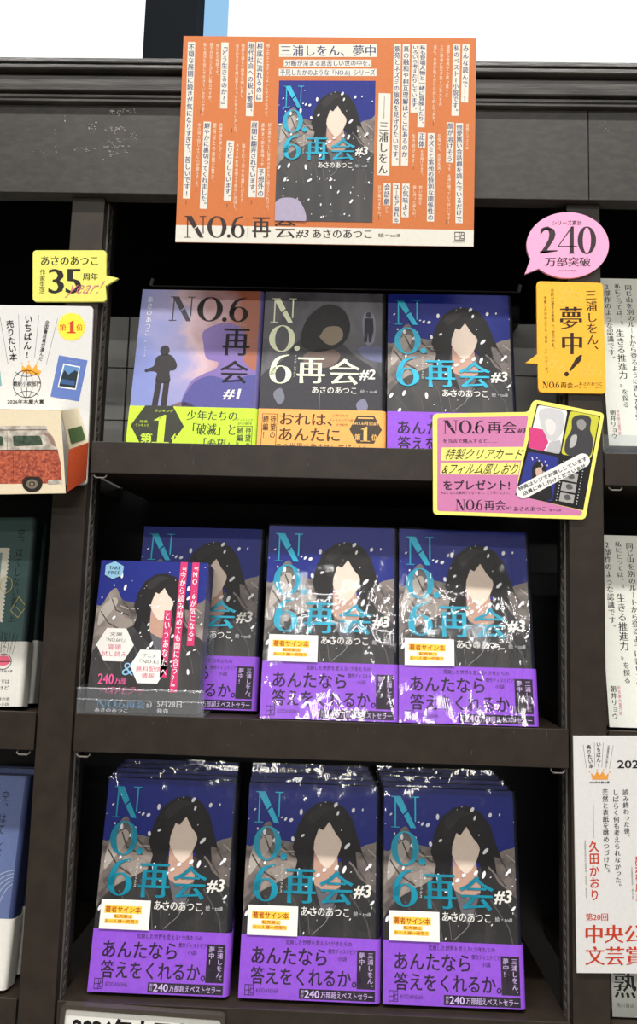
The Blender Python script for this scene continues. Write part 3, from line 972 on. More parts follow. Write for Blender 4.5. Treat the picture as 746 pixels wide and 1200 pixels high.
def fan_logo(P, x, y, s, L, key=(30, 30, 30), pink=False):
    """little fan of upright lettering over a crown and globe"""
    for a, b_ in (((0, 2), (4, 22)), ((8, 0), (9, 20)), ((16, 0), (15, 20)), ((24, 2), (20, 22))):
        P.line([(x + a[0] * s, y + a[1] * s), (x + b_[0] * s, y + b_[1] * s)], .4 * s, key, L)
    P.vtext('売りたい本', (x + 4.5 * s, y + 2 * s), (x + 7 * s, y + 21 * s), 3.6 * s, key, L, BOLD); P.vtext('いちばん!', (x + 12 * s, y), (x + 12 * s, y + 20 * s), 3.6 * s, key, L, BOLD)
    P.vtext('全国書店員が選んだ', (x + 20 * s, y + s), (x + 17.5 * s, y + 21 * s), 2 * s, key, L)


def band_green(P):
    fan_logo(P, 98, 117, 1.0, 1)
    P.ellipse(110, 145, 7, 5, (214, 96, 120), 1); P.ring(110, 146, 8, 7.5, .7, (40, 40, 40), 2); P.line([(102, 146), (118, 146)], .7, (40, 40, 40), 2)
    P.text('2026年本屋大賞', 100, 154, 120, 156.5, (40, 40, 40), 1)
    P.text('ひとりでは', 96, 163, 118, 167, (60, 60, 60), 1, SERIF); P.text('ないほど', 98, 169, 118, 173, (60, 60, 60), 1, SERIF)
    P.text('第173回受賞作家', 90, 180, 120, 183, (60, 60, 60), 1); P.text('最新長編小説', 92, 185, 120, 188, (60, 60, 60), 1)


GL = 'green novels faced out on the left bay'
loc, rot = lean(-.3690, .012, -.1175, 8, .019)
g1 = thing('novel', loc, 'dark green novel with white band on the left bay, in front', 'book', GL, (rot[0], R(-2.0), 0))
jacket(g1, (34, 50, 50), art_green, t=.019, z_art=.06); pages(g1, t=.019); band(g1, (214, 212, 204), .0625, band_green, t=.019)
copy_thing(g1, (loc[0] + .0015, loc[1] + .023, loc[2]), 'dark green novel on the left bay mostly hidden behind another, only its spine showing', GL)


def art_blue(P):
    P.rect(0, 0, 130, 189, (96, 110, 152), 1)
    P.vtext('空、はてしない青', (108.5, 14), (107.5, 96), 7.6, (30, 34, 50), 3); P.text('下', 104, 113, 112, 119, (30, 34, 50), 3)
    for k in range(5): P.ring(128, 142, 16 + 6 * k, 44 + 6 * k * .5, .5, (176, 186, 206), 2, 190, 268)
    P.ring(96, 10, 16, 16, .5, (190, 198, 214), 2, 60, 110)


def band_blue(P):
    for k in range(3): P.line([(92 + 5 * k, 142), (98 + 4 * k, 128)], .8, (40, 40, 40), 1)
    P.text('！', 98, 128, 100, 140, (40, 40, 40), 1)
    P.text('ほんとうの空の色', 86, 160, 118, 165, (60, 60, 60), 1, SERIF); P.text('待望の下巻', 92, 172, 118, 177, (196, 70, 90), 1, SERIF)


loc, rot = lean(-.3650, .012, -.3737, 8, .024)
bl = thing('novel', loc, 'slate blue novel with white band on the bottom left shelf', 'book', None, rot)
jacket(bl, (56, 66, 104), art_blue, t=.024, z_art=.058); pages(bl, t=.024)
def band_spine_blue(P): band_blue(P)
o = band(bl, (222, 220, 212), .0605, band_blue, t=.024)
copyb = copy_thing(bl, (loc[0], loc[1] + .03, loc[2]), 'second slate blue novel behind the front one on the bottom left shelf')


# --- right bay: pale novels with tall lettered wrappers
def art_pale(P):
    K = (40, 40, 40)
    P.rect(0, 0, 130, 189, (224, 226, 216), 1)
    P.vtext('同じ山を別のルートから登るように書いた作品です。', (32, 7), (32, 180), 7.4, K, 2, SERIF)
    P.vtext('私にとっては、', (20.8, 6), (20.8, 50), 6.6, K, 2, SERIF); P.vtext('〝生きる推進力〟', (19.6, 50), (19.6, 126), 9.2, K, 2, (.02, -.004)); P.vtext('を探る', (20, 127), (20, 148), 6.6, K, 2, SERIF)
    P.vtext('2部作のような認識です。', (9.5, 6), (9.5, 98), 7.0, K, 2, SERIF)
    P.vtext('朝井リョウ', (6, 150), (6, 182), 6, K, 2, SERIF); P.vtext('新本屋大賞作家', (11.5, 150), (11.5, 178), 3.4, (206, 90, 130), 2)
    for k in range(4): P.vtext('この一年でいちばん心に残った物語', (46 + 14 * k, 8), (46 + 14 * k, 170), 7, K, 2, SERIF)


loc, rot = lean(.2670 + .065, .022, .1565, 9)
GP = 'pale lettered novels on the right bay'
pl = thing('novel', loc, 'pale novel with columns of black lettering on clear riser, top of right bay', 'book', GP, rot)
jacket(pl, (214, 214, 206), art_pale); pages(pl)
loc, rot = lean(.2630 + .065, .020, -.1175, 9)
copy_thing(pl, loc, 'pale novel with columns of black lettering just above the white award poster', GP)


def art_persimmon(P):
    P.rect(0, 0, 130, 189, (196, 198, 190), 1)
    P.text('熟柿', 2, 150, 44, 173, (40, 40, 40), 2, SERIF); P.text('角川書店', 4, 177, 20, 181, (90, 90, 90), 2)


loc, rot = lean(.2608 + .065, .016, -.3737, 4)
pk = thing('novel', loc, 'grey-white novel with two large black characters below the award poster', 'book', None, rot)
jacket(pk, (190, 190, 182), art_persimmon); pages(pk)

# ================================================================== FREE BOOKLETS IN THEIR HOLDER
hold = thing('leaflet_holder', (-.1850, .005, -.1175), 'clear acrylic leaflet tray on the middle shelf holding free booklets', 'holder')
b = MB()
hx = .061
b.box(-hx, hx, 0, .046, 0, .0025, 'acrylic'); b.box(-hx, hx, -.0025, 0, 0, .0265, 'acrylic')
b.box(-hx, -hx + .002, 0, .046, .0025, .0265, 'acrylic')
b.box(-hx, hx, -.0034, -.0025, .0250, .0265, 'acrylic'); b.box(-hx, hx, -.0034, -.0025, .0150, .0162, 'acrylic'); b.box(-hx, hx, -.0040, -.0025, 0, .0020, 'acrylic')  # front ridges added to draw the lip's highlight lines
b.build('tray', hold, bevel=.0003)
b = MB(); b.box(-hx, hx, .0435, .046, .0025, .080, 'acrylic'); b.build('back_plate', hold)


def booklet_art(P):
    S = 105 / 105.
    figure_art(P, 0, 0, 105, 148, 1, 21, 40)
    P.poly([(14, 1), (23, 6), (22, 15), (13, 19), (5, 15), (5, 5)], (140, 190, 218), 14)
    P.text('TAKE', 8.5, 6, 20, 9.4, (40, 50, 70), 15, SERIF); P.text('FREE', 8.5, 11, 20, 14.4, (40, 50, 70), 15, SERIF)
    PK = (206, 54, 108); W_ = (244, 240, 242)
    P.vbox('『NO.6が気になる』', (93.5, 0), (94, 83), 7, W_, PK, 14); P.vbox('『今から読み始めても間に合う？』', (82, 0), (81, 128), 7, W_, PK, 14); P.vbox('というあなたへ', (70, 49), (70.5, 114), 7, W_, PK, 14)
    for cx, cy, c1, c2, c3, c4 in ((22, 84, '文庫', '『NO.6#1』', '冒頭', '試し読み'), (56, 104, 'アニメ', '『NO.6』', '無料配信', '情報')):
        hexa(P, cx, cy, 18, 16, (236, 232, 226), 14)
        P.text(c1, cx - 6, cy - 12, cx + 6, cy - 8.4, (40, 40, 40), 15); P.text(c2, cx - 9, cy - 7, cx + 9, cy - 2.6, (40, 40, 40), 15)
        P.text(c3, cx - (6 if len(c3) == 2 else 12), cy, cx + (6 if len(c3) == 2 else 12), cy + 5, PK, 15); P.text(c4, cx - (6 if len(c4) == 2 else 12), cy + 6.4, cx + (6 if len(c4) == 2 else 12), cy + 11.4, PK, 15)
    P.text('&', 31, 101, 42, 113, (140, 190, 226), 15, (-.01, -.01))
    P.text('240', 9, 112, 24, 122, (222, 92, 150), 15, SERIF); P.text('万部', 25, 115, 36, 122, (222, 92, 150), 15, SERIF); P.text('ベストセラー!', 14, 124, 52, 131, (222, 92, 150), 15, SERIF, .1)
    P.row_title(10, 137, 37, 144, (90, 150, 190), 15); P.text('再会', 38, 137, 56, 144, (90, 150, 190), 15, SERIF); P.text('#3', 57, 138, 62, 143, W_, 15)
    P.text('5月28日', 67, 136, 90, 142, W_, 15, SERIF); P.text('発売', 67, 143.2, 78, 147.6, W_, 15, SERIF); P.text('あさのあつこ', 9, 144.5, 40, 147.8, W_, 15, SERIF)


BKW, BKH = .1075, .1475
bk0 = None
for k in range(9):
    an = 9 + 1.0 * k
    loc = (-.1845, .0062 + .0024 * k, -.1149 + .001)
    lab = ('free booklet with pink lettering strips at the front of the clear leaflet tray' if k == 0 else
           'free booklet %d behind the front one in the clear leaflet tray' % k)
    if k == 0:
        bk0 = thing('booklet', loc, lab, 'booklet', 'free booklets in the tray', (-R(an), 0, 0))
        b = MB(); b.box(-BKW / 2, BKW / 2, 0, .0004, 0, BKH, (40, 46, 92, .3))
        P = Print(b, lambda u, v: ((u / 105 - .5) * BKW, (1 - v / 148) * BKH), clip=(-BKW / 2, 0, BKW / 2, BKH)); booklet_art(P)
        b.build('cover', bk0)
        b = MB(); b.box(-BKW / 2 + .0002, BKW / 2 - .0001, .0004, .0018, .0003, BKH - .0003, (210, 212, 226)); b.box(-BKW / 2, BKW / 2, .0018, .0021, 0, BKH, (40, 46, 92, .3)); b.build('page_block', bk0)
    else:
        c = copy_thing(bk0, loc, lab, 'free booklets in the tray'); c.rotation_euler = (-R(an), 0, 0)


# ================================================================== CARDS AND POSTERS
def scaleq(q, d0, d1):
    s = (DIST + d1) / (DIST + d0)
    return [(x * s, z * s) for x, z in q]


def card(name, src, quad, d0, dy, label, cat, outline, paper, thick, part='card', root=None):
    """card in front of the shelving: src = layout corners, quad = the same corners (x, z) at depth d0"""
    q = scaleq(quad, d0, dy)
    cx = sum(p[0] for p in q) / 4; cz = min(p[1] for p in q)
    fn = homography(src, [(p[0] - cx, p[1] - cz) for p in q])
    root = root or thing(name, (cx, dy, cz), label, cat)
    b = MB(); sheet(b, [fn(*p) for p in outline], thick, paper)
    return root, b, Print(b, fn), fn


def crop(ox, oy, s): return lambda x, y: (ox + x / s, oy + y / s)


class Lay(Print):
    """Print whose layout units are first passed through a plain shift and scale"""
    def __init__(self, P, f):
        Print.__init__(self, P.mb, lambda x, y: P.fn(*f(x, y)), P.clip, P.y0)


# --- yellow anniversary bubble
f = crop(0, 280, 3.75)
out = [f(*p) for p in rounded(144, 50, 467, 275, 16)]
pts = rounded(144, 50, 467, 275, 16)
tail = [(466, 160), (520, 173), (463, 207)]
i = max(range(len(pts)), key=lambda k: (pts[k][0] > 466) * (1000 - pts[k][1]))
outl = []
for j, p in enumerate(pts):
    outl.append(p)
    if p[0] > 466.5 and p[1] < 100: outl += tail
seen = False; o2 = []
for p in outl:
    if p in tail:
        if tail[0] == p and seen: continue
        if p == tail[2]: seen = True
    o2.append(p)
r, b, P, fn = card('speech_bubble_card', [(38, 293), (140, 293), (140, 354), (38, 354)], [(-.3175, .3421), (-.2288, .3436), (-.2256, .289), (-.3137, .2874)], -.003, -.003,
                   'yellow speech-bubble card with a large 35 on the left upright', 'sign', [f(*p) for p in o2], (228, 224, 110), .0028)
P = Lay(P, f); K = (40, 36, 30)
P.text('あさのあつこ', 180, 76, 430, 116, K, 2, SERIF); P.text('3', 212, 132, 282, 240, K, 2, (.034, -.012)); P.text('5', 288, 132, 358, 240, K, 2, (.034, -.012))
P.text('周年', 364, 150, 431, 182, K, 2, SERIF); P.vtext('作家生活', (188, 132), (184, 242), 25, K, 2)
P.text('year!', 306, 184, 440, 258, (206, 110, 130), 3, (-.014, -.014), .35)
b.build('card', r)

# --- pink 240 bubble
f = crop(596, 230, 4.8)
el = [(331 + 231 * math.cos(R(a)), 275 + 185 * math.sin(R(a))) for a in range(0, 360, 6)]
outl = []
for k, p in enumerate(el):
    a = k * 6
    if a == 138: outl += [(168, 406), (90, 438), (122, 350)]
    elif 138 < a < 156: continue
    else: outl.append(p)
r, b, P, fn = card('speech_bubble_card', [(615, 248), (715, 248), (715, 326), (615, 326)], [(.178, .3906), (.2628, .3919), (.2618, .3225), (.1779, .321)], -.003, -.003,
                   'pink round speech-bubble card with large 240 on the right upright', 'sign', [f(*p) for p in outl], (236, 166, 204), .0028)
P = Lay(P, f); K = (58, 44, 48)
P.text('シリーズ累計', 245, 136, 410, 163, K, 2, SERIF)
P.text('2', 174, 170, 272, 323, K, 2, (.05, -.034)); P.title('4', 276, 170, 384, 323, K, 2); P.title('0', 386, 170, 490, 325, K, 2)
P.text('万部突破', 203, 342, 458, 396, K, 2, SERIF); P.text('（2026年4月現在）', 280, 413, 380, 423, K, 2)
b.build('card', r)

# --- orange bubble
body = round_poly([(155, 477), (528, 488), (547, 1110), (166, 1102)], 26, 4)
outl = []
for p in body: outl.append(p)
# tail goes between bottom-left and top-left corners
k = max(range(len(outl)), key=lambda i: outl[i][1] - outl[i][0])
last = [i for i, p in enumerate(outl) if p[0] < 200 and p[1] > 1000][-1]
outl = outl[:last + 1] + [(162, 942), (93, 937), (160, 888)] + outl[last + 1:]
r, b, P, fn = card('speech_bubble_card', [(612, 329), (711, 329), (711, 462), (612, 462)], [(.1754, .3183), (.2584, .3198), (.2569, .2048), (.1752, .203)], -.003, -.003,
                   'orange upright card with honeycomb print and exclamation mark below the pink bubble', 'sign', [f(*p) for p in outl], (250, 184, 58), .0028)
P = Lay(P, f); K = (50, 36, 22)
rn = random.Random(2)
for cx, cy in ((300, 520), (340, 520), (320, 554), (360, 554), (300, 590), (395, 560), (260, 910), (280, 945), (240, 945), (300, 980), (430, 960), (470, 960), (490, 925), (450, 995), (420, 1000), (500, 990)):
    P.line([(cx + 20 * math.cos(R(30 + 60 * k)), cy + 20 * math.sin(R(30 + 60 * k))) for k in range(7)], 3, (252, 200, 96), 1)
P.vtext('三浦しをん、', (460, 524), (474, 900), 66, K, 2, SERIF)
P.text('夢', 286, 622, 412, 750, K, 2, (.03, -.008)); P.text('中', 298, 768, 412, 888, K, 2, (.03, -.008))
P.poly([(404, 890), (412, 893), (404, 925), (346, 985), (338, 980), (378, 908)], K, 2); P.ellipse(324, 1000, 13, 13, K, 2)
P.vtext('分断が深まる息苦しい世の中を、', (244, 518), (250, 872), 20, K, 2); P.vtext('予見したかのような「NO.6」シリーズ。', (204, 562), (212, 1005), 20, K, 2)
P.row_title(188, 1043, 284, 1078, K, 2); P.text('再会', 290, 1045, 360, 1080, K, 2, SERIF); P.text('#3', 366, 1062, 388, 1076, K, 2); P.text('あさのあつこ', 394, 1046, 524, 1064, K, 2); P.text('絵＝toi8', 394, 1070, 440, 1078, K, 2); P.text('講談社', 486, 1070, 524, 1078, K, 2)
b.build('card', r)

# --- pink present card with film panel
f = crop(496, 450, 2.984)
outl = round_poly([(32, 104), (368, 98), (384, 54), (632, 102), (566, 474), (34, 456)], 16, 4)
r, b, P, fn = card('promotion_card', [(505, 465), (710, 465), (710, 612), (505, 612)], [(.0862, .1978), (.255, .2014), (.2533, .0793), (.0876, .075)], -.006, -.003,
                   'pink and yellow gift promotion card over the top shelf edge and right upright', 'sign', [f(*p) for p in outl], (252, 240, 120), .0028)
P = Lay(P, f); K = (46, 30, 44); PK = (208, 128, 174)
P.poly(round_poly([(48, 118), (366, 112), (322, 388), (556, 444), (552, 461), (48, 444)], 8, 3), PK, 1)
P.poly([(396, 70), (618, 112), (558, 442), (320, 388)], (34, 32, 34), 2)
# small plain picture panels
P.poly(round_poly([(399, 73), (503, 92), (476, 246), (365, 224)], 12, 3), (238, 234, 232), 3)
P.poly([(368, 150), (420, 160), (436, 205), (420, 235), (366, 223)], (214, 66, 130), 4)
P.spline([(404, 96), (440, 84), (486, 100), (490, 150), (470, 190), (446, 200), (424, 176), (410, 140)], (206, 206, 208), 5)
P.spline([(424, 130), (446, 124), (462, 146), (452, 178), (434, 172)], (232, 226, 222), 6)
P.poly([(440, 205), (476, 196), (482, 214), (474, 244), (428, 235)], (190, 190, 194), 6)
P.poly(round_poly([(512, 94), (614, 113), (586, 262), (480, 246)], 12, 3), (206, 204, 66), 3)
P.spline([(520, 120), (552, 108), (584, 120), (582, 160), (592, 200), (576, 256), (500, 246), (496, 200), (516, 160)], (66, 66, 68), 4)
P.spline([(536, 130), (556, 124), (568, 142), (556, 162), (540, 154)], (150, 148, 146), 5)
P.spline([(516, 184), (536, 180), (530, 214), (510, 222)], (186, 184, 182), 5)
P.poly(round_poly([(366, 236), (474, 256), (450, 412), (328, 385)], 12, 3), (46, 56, 140), 3)
P.spline([(380, 290), (402, 268), (426, 290), (424, 330), (446, 360), (440, 406), (340, 384), (360, 340), (378, 330)], (38, 36, 38), 4)
P.spline([(392, 298), (408, 292), (416, 312), (404, 332), (394, 322)], (206, 176, 160), 5)
for a in range(16):
    P.ellipse(rn.uniform(376, 460), rn.uniform(256, 350), 2.4, 3, (220, 200, 226), 6, 0, 8)
P.poly([(486, 262), (566, 276), (540, 434), (458, 414)], (26, 26, 28), 3)
for k in range(4):
    y = 268 + 37 * k; x = -6.5 * k
    P.poly([(498 + x, y), (548 + x, y + 9), (542 + x, y + 40), (492 + x, y + 30)], (168, 166, 162), 4)
    P.spline([(510 + x, y + 12), (526 + x, y + 8), (534 + x, y + 24), (516 + x, y + 26)], (90, 90, 90), 5)
for k in range(14):
    P.rect(488 - 2 * k, 268 + 10.5 * k, 492 - 2 * k, 272 + 10.5 * k, (200, 200, 200), 4); P.rect(558 - 2 * k, 282 + 10.5 * k, 562 - 2 * k, 286 + 10.5 * k, (200, 200, 200), 4)
ax = Vector((570 - 330, 262 - 372)).normalized(); nr = Vector((-ax.y, ax.x))
c0 = Vector((348, 376)); c1 = Vector((556, 268)); pill = []
for k in range(9): pill.append(tuple(c0 + 25 * (nr * math.cos(R(180 * k / 8)) - ax * math.sin(R(180 * k / 8)))))
for k in range(9): pill.append(tuple(c1 + 25 * (-nr * math.cos(R(180 * k / 8)) + ax * math.sin(R(180 * k / 8)))))
P.poly(pill, (238, 238, 234), 7)
def slanted(s, a, length, h):
    a = Vector(a); P.tline(s, tuple(a), tuple(a + ax * length), tuple(a + nr * h), (30, 30, 30), 8, BOLD)
slanted('特典はレジでお渡ししています', (328, 362), 262, 15); slanted('店員に申し付けくださいませ', (344, 378), 240, 15)
P.row_title(68, 127, 212, 174, K, 2); P.text('再会', 222, 130, 325, 174, K, 2, SERIF); P.text('#3', 329, 154, 356, 172, K, 2, BOLD, .1)
P.text('を当店で購入すると……', 68, 191, 258, 207, K, 2, SERIF)
P.poly([(64, 222), (363, 220), (354, 267), (60, 268)], (250, 240, 130), 2); P.poly([(60, 275), (338, 274), (330, 318), (58, 316)], (250, 240, 130), 2)
P.text('特製クリアカード', 78, 226, 346, 264, (34, 28, 34), 3, (.004, .004), .06); P.text('&フィルム風しおり', 68, 279, 328, 316, (34, 28, 34), 3, (.004, .004), .06)
P.text('をプレゼント!', 68, 336, 302, 370, K, 2, BOLD); P.text('※なくなり次第終了となります。ご了承ください。', 62, 375, 300, 386, K, 2)
P.row_title(112, 404, 206, 442, K, 2); P.text('再会', 212, 406, 286, 442, K, 2, SERIF); P.text('#3', 288, 428, 308, 440, K, 2); P.text('あさのあつこ', 315, 429, 428, 445, K, 2, SERIF); P.text('絵＝toi8', 440, 437, 480, 446, K, 2)
b.build('card', r)

# --- big orange poster leaning on the fascia and cornice
PW, PH = .2955, .2146
tilt = math.atan2(.0098, .2144)
r = thing('promotion_poster', (-.0226, -.0124, .3485), 'large orange promotion poster with central picture, leaning on the bookcase fascia', 'poster', None, (tilt, 0, 0))
b = MB(); b.box(-PW / 2, PW / 2, 0, .0012, 0, PH, (218, 118, 52))
hp = homography([(214, 42), (559, 45), (553, 288), (206, 285)], [(-PW / 2, PH), (PW / 2, PH), (PW / 2, 0), (-PW / 2, 0)])
P = Print(b, hp, clip=(-PW / 2, 0, PW / 2, PH))
OR = (200, 114, 60); NV = (52, 62, 104); CR = (222, 218, 206); LT = (246, 226, 200); K = (52, 42, 38)
P.poly([(200, 30), (570, 30), (570, 300), (200, 300)], OR, 1)
P.poly([(200, 265.2), (570, 269.2), (570, 300), (200, 300)], CR, 2)
def art_map(u, v):
    tl, tr, br, bl_ = (327.2, 94.9), (440.7, 95.2), (436.8, 260.6), (322, 259.8)
    s, t = u / 130, v / 189
    return hp(*[(1 - t) * ((1 - s) * tl[k] + s * tr[k]) + t * ((1 - s) * bl_[k] + s * br[k]) for k in (0, 1)])
c4 = [art_map(*p) for p in ((0, 0), (130, 0), (130, 189), (0, 189))]
A = Print(b, art_map, clip=(min(p[0] for p in c4) + .0004, min(p[1] for p in c4), max(p[0] for p in c4) - .0004, max(p[1] for p in c4)))
figure_art(A, 0, 0, 130, 189, 2, 7, 60); title_v(A, 'foil', 15)
sky_snow(A, 4, 130, 120, 56, 9, 26, 13)
A.spline([(-4, 192), (0, 166), (14, 158), (34, 164), (40, 192)], (170, 160, 184), 14)
A.text('#3', 105, 89, 121.5, 101.5, WHITE, 15, (.03, .02), .12); A.text('あさのあつこ', 55.5, 110, 101, 118, WHITE, 15, (.014, .004)); A.text('絵・toi8', 105, 112.5, 121, 117, (200, 200, 204), 15)
for (x0, y0, x1, y1, s, px) in ((327.3, 52, 442.4, 67.2, '三浦しをん、夢中', 1.0), (333, 70.3, 436, 78.6, '分断が深まる息苦しい世の中を、', .6), (327, 81, 441.8, 89.6, '予見したかのような『NO.6』シリーズ', .6)):
    P.rect(x0, y0, x1, y1, CR, 2); P.text(s, x0 + 1.5, y0 + px, x1 - 1.5, y1 - px, NV, 3, (.014, -.006))
fa = crop(200, 30, 3.73); fb = crop(380, 30, 3.73)
QA = Lay(P, fa); QB = Lay(P, fb)
for s, t, o in (('不穏な展開に続きが気になりすぎて、苦しいです!', (88, 72), (70, 762)), ('「どう生きるのか?」', (236, 74), (231, 367)), ('現代社会への鋭い警鐘、', (353, 72), (345, 400)), ('根底に流れるのは', (391, 72), (386, 335)),
                ('展開に翻弄されています。', (368, 422), (357, 755)), ('予想外の', (398, 628), (394, 755)), ('ヒリヒリしています。', (262, 508), (249, 770)), ('鮮やかに裏切ってくれました。', (160, 425), (144, 806))):
    QA.vbox(s, t, o, 32, NV, CR, 2, (.022, .0))
for s, t, o in (('極上のエンタテインメントでありながら、', (427, 80), (418, 410)), ('物語を通して現実を問い直し、', (316, 80), (311, 335)), ('自分の生き方を問い直すきっかけをもらいました。', (291, 80), (283, 480)), ('問われる物語です。', (204, 80), (201, 230)),
                ('理不尽なことが多い毎日ですが、', (176, 75), (170, 345)), ('私も自分を信じて生きていきたいです!', (148, 75), (140, 400)), ('読み進めるごとに世界のあり方に揺さぶられつつ、', (434, 430), (424, 820)), ('最後まで胸を高鳴らせ', (405, 430), (402, 620)),
                ('胸を打つ深い余韻にひたり', (320, 520), (314, 780)), ('ネズミや紫苑の抱える痛みに共感し、', (293, 520), (282, 820)), ('続編を待ち望んでいて、', (220, 430), (215, 605)), ('期待以上の展開に驚き、', (193, 430), (183, 705)), ('あの頃と同じように心が震えました', (125, 430), (115, 710))):
    QA.vtext(s, t, o, 15, LT, 3)
for s, t, o in (('みんな読んでー!', (622, 82), (613, 338)), ('私のベスト1小説です。', (582, 82), (571, 396)), ('私も登場人物と一緒に冒険したり、', (435, 82), (423, 447)), ('いろいろ考えたりしています。', (402, 82), (393, 383)), ('真の融和や相互理解はどこにあるのか、', (362, 82), (350, 614)), ('紫苑とネズミの旅路を見守りたいです。', (323, 82), (310, 614)),
                ('他愛無い会話劇を読んでいるだけで', (590, 428), (584, 862)), ('顔が溶けそう', (551, 425), (546, 600)), ('ネズミと紫苑の特別な関係性の', (468, 472), (461, 856)), ('正体', (428, 470), (424, 536)), ('小気味よく', (356, 692), (351, 838)), ('ユーモア溢れる', (315, 692), (313, 863)), ('会話劇', (275, 692), (272, 786))):
    QB.vbox(s, t, o, 31, NV, CR, 2, (.022, .0))
QB.poly([(240, 297), (292, 299), (284, 658), (230, 656)], CR, 2); QB.line([(265, 312), (262, 412)], 2, K, 3); QB.vtext('三浦しをん', (262, 420), (256, 652), 42, K, 3, SERIF)
for s, t, o in (('過酷な世界でも真っ直ぐに', (545, 85), (537, 315)), ('ただ懸命に生き抜く少年たちの', (517, 85), (508, 355)), ('姿に、全身が熱くなりながら読んでます。', (488, 85), (477, 435)), ('紫苑とネズミの', (625, 430), (622, 545)), ('です。永遠に喋っていてほしいです!', (545, 605), (539, 865)), ('友情以上、恋愛未満?', (502, 475), (499, 650)), ('を見届けるまで、', (427, 545), (424, 665)),
                ('生き続けます!', (392, 475), (388, 625)), ('鋭い知性を', (420, 700), (417, 785)), ('隠し持った彼らの、', (394, 700), (390, 845)), ('から', (272, 790), (271, 822)), ('目が離せません。', (242, 700), (239, 845))):
    QB.vtext(s, t, o, 15, LT, 3)
for q, x, y in ((QA, 130, 380), (QA, 268, 462), (QA, 112, 722), (QA, 69, 778), (QA, 249, 790), (QA, 356, 775), (QB, 477, 430), (QB, 390, 618), (QB, 238, 838), (QB, 530, 855)):
    q.line([(x, y - 8), (x - 1, y + 10)], 3, (130, 70, 40), 3)
QA.row_title(62, 838, 326, 932, K, 4); QA.text('再', 357, 842, 440, 930, K, 4, (.02, -.012)); QA.text('会', 456, 840, 548, 932, K, 4, (.02, -.012)); QA.text('#3', 551, 894, 604, 930, K, 4, (.01, .01), .15)
QA.vtext('ナンバーシックス', (340, 846), (339, 928), 7, K, 4)
P.text('あさのあつこ', 366.5, 269.2, 435.5, 279.4, K, 4, SERIF); QB.text('絵＝toi8', 235, 907, 328, 925, K, 4); QB.emblem(564, 900, 606, 936, K, 4); QB.text('KODANSHA', 560, 941, 608, 946, K, 4)
b.build('poster_board', r)

# --- award stand with a pop-out paper camper van, left bay
f = crop(0, 350, 5.0)
q0 = [(-.3413, .2808), (-.2476, .2825), (-.236, .0922), (-.327, .09)]
outl = round_poly([(-420, 32), (545, 45), (508, 1090), (-440, 1090)], 24, 4)
r, b, P, fn = card('award_display', [(0, 356), (110, 356), (110, 580), (0, 580)], q0, -.014, -.003, 'white award display board with a pop-out paper camper van on the left upright', 'display', [f(*p) for p in outl], (216, 216, 214), .0026)
bx, bz = r.location.x, r.location.z - EYE
P = Lay(P, f); K = (34, 32, 32)
for a, c in (((0, 110), (47, 385)), ((108, 92), (117, 352)), ((228, 95), (202, 350)), ((338, 115), (270, 388))): P.line([a, c], 2.4, (120, 118, 116), 1)
P.vtext('売りたい本', (56, 125), (80, 366), 46, K, 2, BOLD); P.vtext('いちばん!', (168, 94), (158, 352), 48, K, 2, BOLD); P.vtext('全国書店員が選んだ', (279, 126), (236, 366), 25, K, 2, (.012, .012))
P.poly([(128, 388), (150, 408), (168, 383), (190, 412), (215, 380), (218, 416), (243, 425), (228, 452), (170, 440), (128, 428)], (238, 166, 66), 2)
for x, y in ((128, 378), (168, 370), (217, 374), (252, 412)): P.ellipse(x, y, 4, 4, (238, 166, 66), 2, 0, 8)
P.ring(157, 500, 82, 80, 4, K, 2, 0, 360, 36)
P.ring(157, 500, 34, 80, 3, K, 2, 0, 360, 28); P.line([(157, 422), (157, 580)], 3, K, 2); P.ring(157, 380, 90, 76, 3, K, 2, 40, 140); P.ring(157, 618, 90, 76, 3, K, 2, 220, 320)
P.rect(70, 482, 244, 517, (216, 216, 214), 3); P.text('翻訳小説部門', 75, 485, 240, 514, K, 4, BOLD); P.text('2026年本屋大賞', 42, 591, 258, 617, K, 2, BOLD)
star = []
for k in range(72): rr = 86 if k % 2 == 0 else 74; star.append((418 + rr * math.cos(R(5 * k)), 165 + rr * 1.02 * math.sin(R(5 * k))))
P.poly(star, (252, 226, 70), 2); RD = (206, 66, 40)
P.text('第', 349, 150, 388, 188, RD, 3, SERIF)
P.poly([(402, 142), (428, 128), (432, 128), (432, 194), (444, 197), (444, 203), (392, 203), (392, 197), (410, 194), (410, 146), (400, 150)], RD, 3); P.text('位', 447, 150, 486, 188, RD, 3, SERIF)
P.poly([(345, 332), (513, 362), (462, 602), (295, 574)], (98, 122, 186), 2); P.poly([(372, 380), (470, 398), (445, 535), (338, 520)], (236, 236, 234), 3)
P.poly([(378, 388), (463, 404), (441, 526), (346, 512)], (96, 140, 190), 4); P.poly([(366, 440), (380, 420), (400, 446), (424, 430), (440, 420), (458, 432), (441, 526), (346, 512)], (38, 52, 62), 5); P.poly([(360, 470), (440, 484), (436, 510), (354, 498)], (60, 92, 140), 6)
P.line([(398, 362), (456, 372)], 2, (150, 168, 210), 3)
P.poly([(-60, 400), (0, 420), (10, 510), (-60, 520)], (120, 168, 172), 2)
b.build('board', r)
